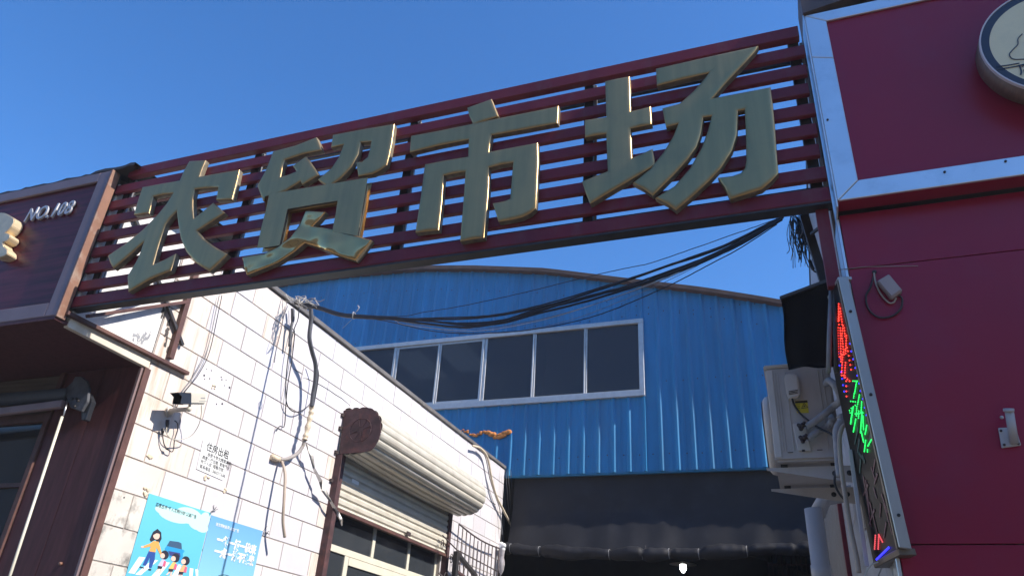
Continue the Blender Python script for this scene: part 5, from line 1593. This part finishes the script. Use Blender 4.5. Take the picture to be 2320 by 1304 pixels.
shape(P1, 'trousers', [(350, 955), (440, 975), (430, 1080), (385, 1190), (345, 1185), (365, 1040), (310, 1160), (262, 1150)], navyc, 0.0081)
shape(P1, 'shoe', [(225, 1165), (285, 1185), (280, 1200), (220, 1185)], hair, 0.0083)
shape(P1, 'shoe', [(345, 1200), (385, 1205), (380, 1228), (340, 1220)], hair, 0.0083)
shape(P1, 'car_body', [(570, 920), (600, 885), (815, 935), (845, 955), (820, 990), (810, 1120), (760, 1125), (750, 1060), (640, 1050), (625, 1000), (600, 990)], (0.03, 0.30, 0.6), 0.0080)
shape(P1, 'windscreen', [(640, 815), (760, 830), (800, 850), (805, 935), (598, 885)], (0.05, 0.1, 0.18), 0.0083)
shape(P1, 'grille', [(615, 955), (780, 985), (785, 1040), (640, 1020)], (0.05, 0.06, 0.2), 0.0085)
for hx, hy, shirt in ((560, 1010, (0.5, 0.5, 0.75)), (710, 1050, (0.75, 0.5, 0.15)), (850, 1090, (0.8, 0.4, 0.2))):
    shape(P1, 'hair', ell((hx + 10, hy), 55, 62), hair, 0.0088)
    shape(P1, 'face', ell((hx - 22, hy + 12), 32, 36), skin, 0.0091)
    shape(P1, 'shirt', [(hx - 30, hy + 60), (hx + 15, hy + 65), (hx - 5, hy + 155), (hx - 90, hy + 150)], shirt, 0.0087)
    shape(P1, 'backpack', [(hx, hy + 80), (hx + 30, hy + 90), (hx + 15, hy + 165), (hx - 25, hy + 155)], pink, 0.0090)
    shape(P1, 'shorts', [(hx - 85, hy + 150), (hx - 20, hy + 160), (hx - 35, hy + 195), (hx - 90, hy + 190)], hair, 0.0086)
    shape(P1, 'leg', [(hx - 85, hy + 192), (hx - 60, hy + 194), (hx - 110, hy + 240), (hx - 125, hy + 235)], skin, 0.0086)
    shape(P1, 'leg', [(hx - 55, hy + 194), (hx - 35, hy + 194), (hx - 50, hy + 260), (hx - 75, hy + 250)], skin, 0.0086)
def pt(par, body, q, size, mt_, bold, sx=1.0, rt2=(0, 1, 0)):
    put_text('print', body, size, mt_, pxy(q, 0.0092), rt2, (0, 0, 1), par, bold=bold, sx=sx)
pt(P1, '石家庄市“千人文明行动”公益广告', (440, 335), 0.040, ink, 0.0003, 0.93)
wmat = mat('white_print', (0.85, 0.87, 0.87), 0.4, var=0)
pt(P2, '讲文明树新风 公益广告', (1270, 602), 0.036, wmat, 0.0004)
pt(P2, '一餐一饭一粒米', (1280, 845), 0.098, wmat, 0.006, 0.93)
pt(P2, '一点一滴不浪费', (1245, 1005), 0.098, wmat, 0.006, 0.93)
shape(P2, 'drawn_bowl', ell((1380, 1320), 90, 40), (0.05, 0.1, 0.15), 0.0076)
shape(P2, 'drawn_bowl', ell((1380, 1325), 75, 32), (0.25, 0.6, 0.7), 0.0080)
# frayed tape at poster corners
for q in ((1225, 400), (1950, 680)):
    t_ = MB()
    for k in range(6):
        p = pxy((q[0] + random.uniform(-25, 25), q[1] + random.uniform(-30, 30)), 0.008)
        t_.tube([p, p + Vector((random.uniform(.0, .03), random.uniform(-.03, .04), random.uniform(-.03, .04)))], 0.004, 5)
    t_.build('tape_scrap', cable_grey, P1 if q[0] < 1500 else P2)

# ------------------------------------------------------------------ the street side behind the photographer (lights and mirrors the scene)
st = thing('street_building', 'plain grey two storey building on the opposite side of the street', 'building', (-3, -20, 0))
MB().box(-40, 30, -22, -15, 0, 11.5).build('wall', mat('beige_render', (0.40, 0.34, 0.27), 0.85, var=0.1, scale=1), st)
for k in range(9):
    MB().box(-27 + k * 5, -24.2 + k * 5, -14.99, -14.95, 3.8, 5.4).build('window', pane2_m, st)

nb = thing('shading_building', 'plain unseen three storey building added to shade the magenta shop', 'building', (11, 5, 0))  # unseen block added to keep grazing sun off the magenta front
MB().box(6.6, 17, 2.6, 9, 0, 11.4).build('wall', render_grey, nb)
for k in range(3):
    for z in (1.2, 4.6, 8.0):
        MB().box(7.4 + k * 3.2, 9.0 + k * 3.2, 2.57, 2.61, z, z + 1.6).build('window', pane2_m, nb)

# thin bright air: the photograph looks slightly veiled against the light
hz_m = bpy.data.materials.new('haze_air')
hz_m.use_nodes = True
N, L = hz_m.node_tree.nodes, hz_m.node_tree.links
for n_ in list(N):
    if n_.type != 'OUTPUT_MATERIAL':
        N.remove(n_)
pv = N.new('ShaderNodeVolumePrincipled')
pv.inputs['Color'].default_value = (0.92, 0.94, 1.0, 1)
pv.inputs['Density'].default_value = 0.0018
pv.inputs['Anisotropy'].default_value = 0.2
L.new(pv.outputs[0], N['Material Output'].inputs['Volume'])
MB().box(-310, 310, -310, 310, -1.3, 12.5).build('haze', hz_m, kind='stuff')
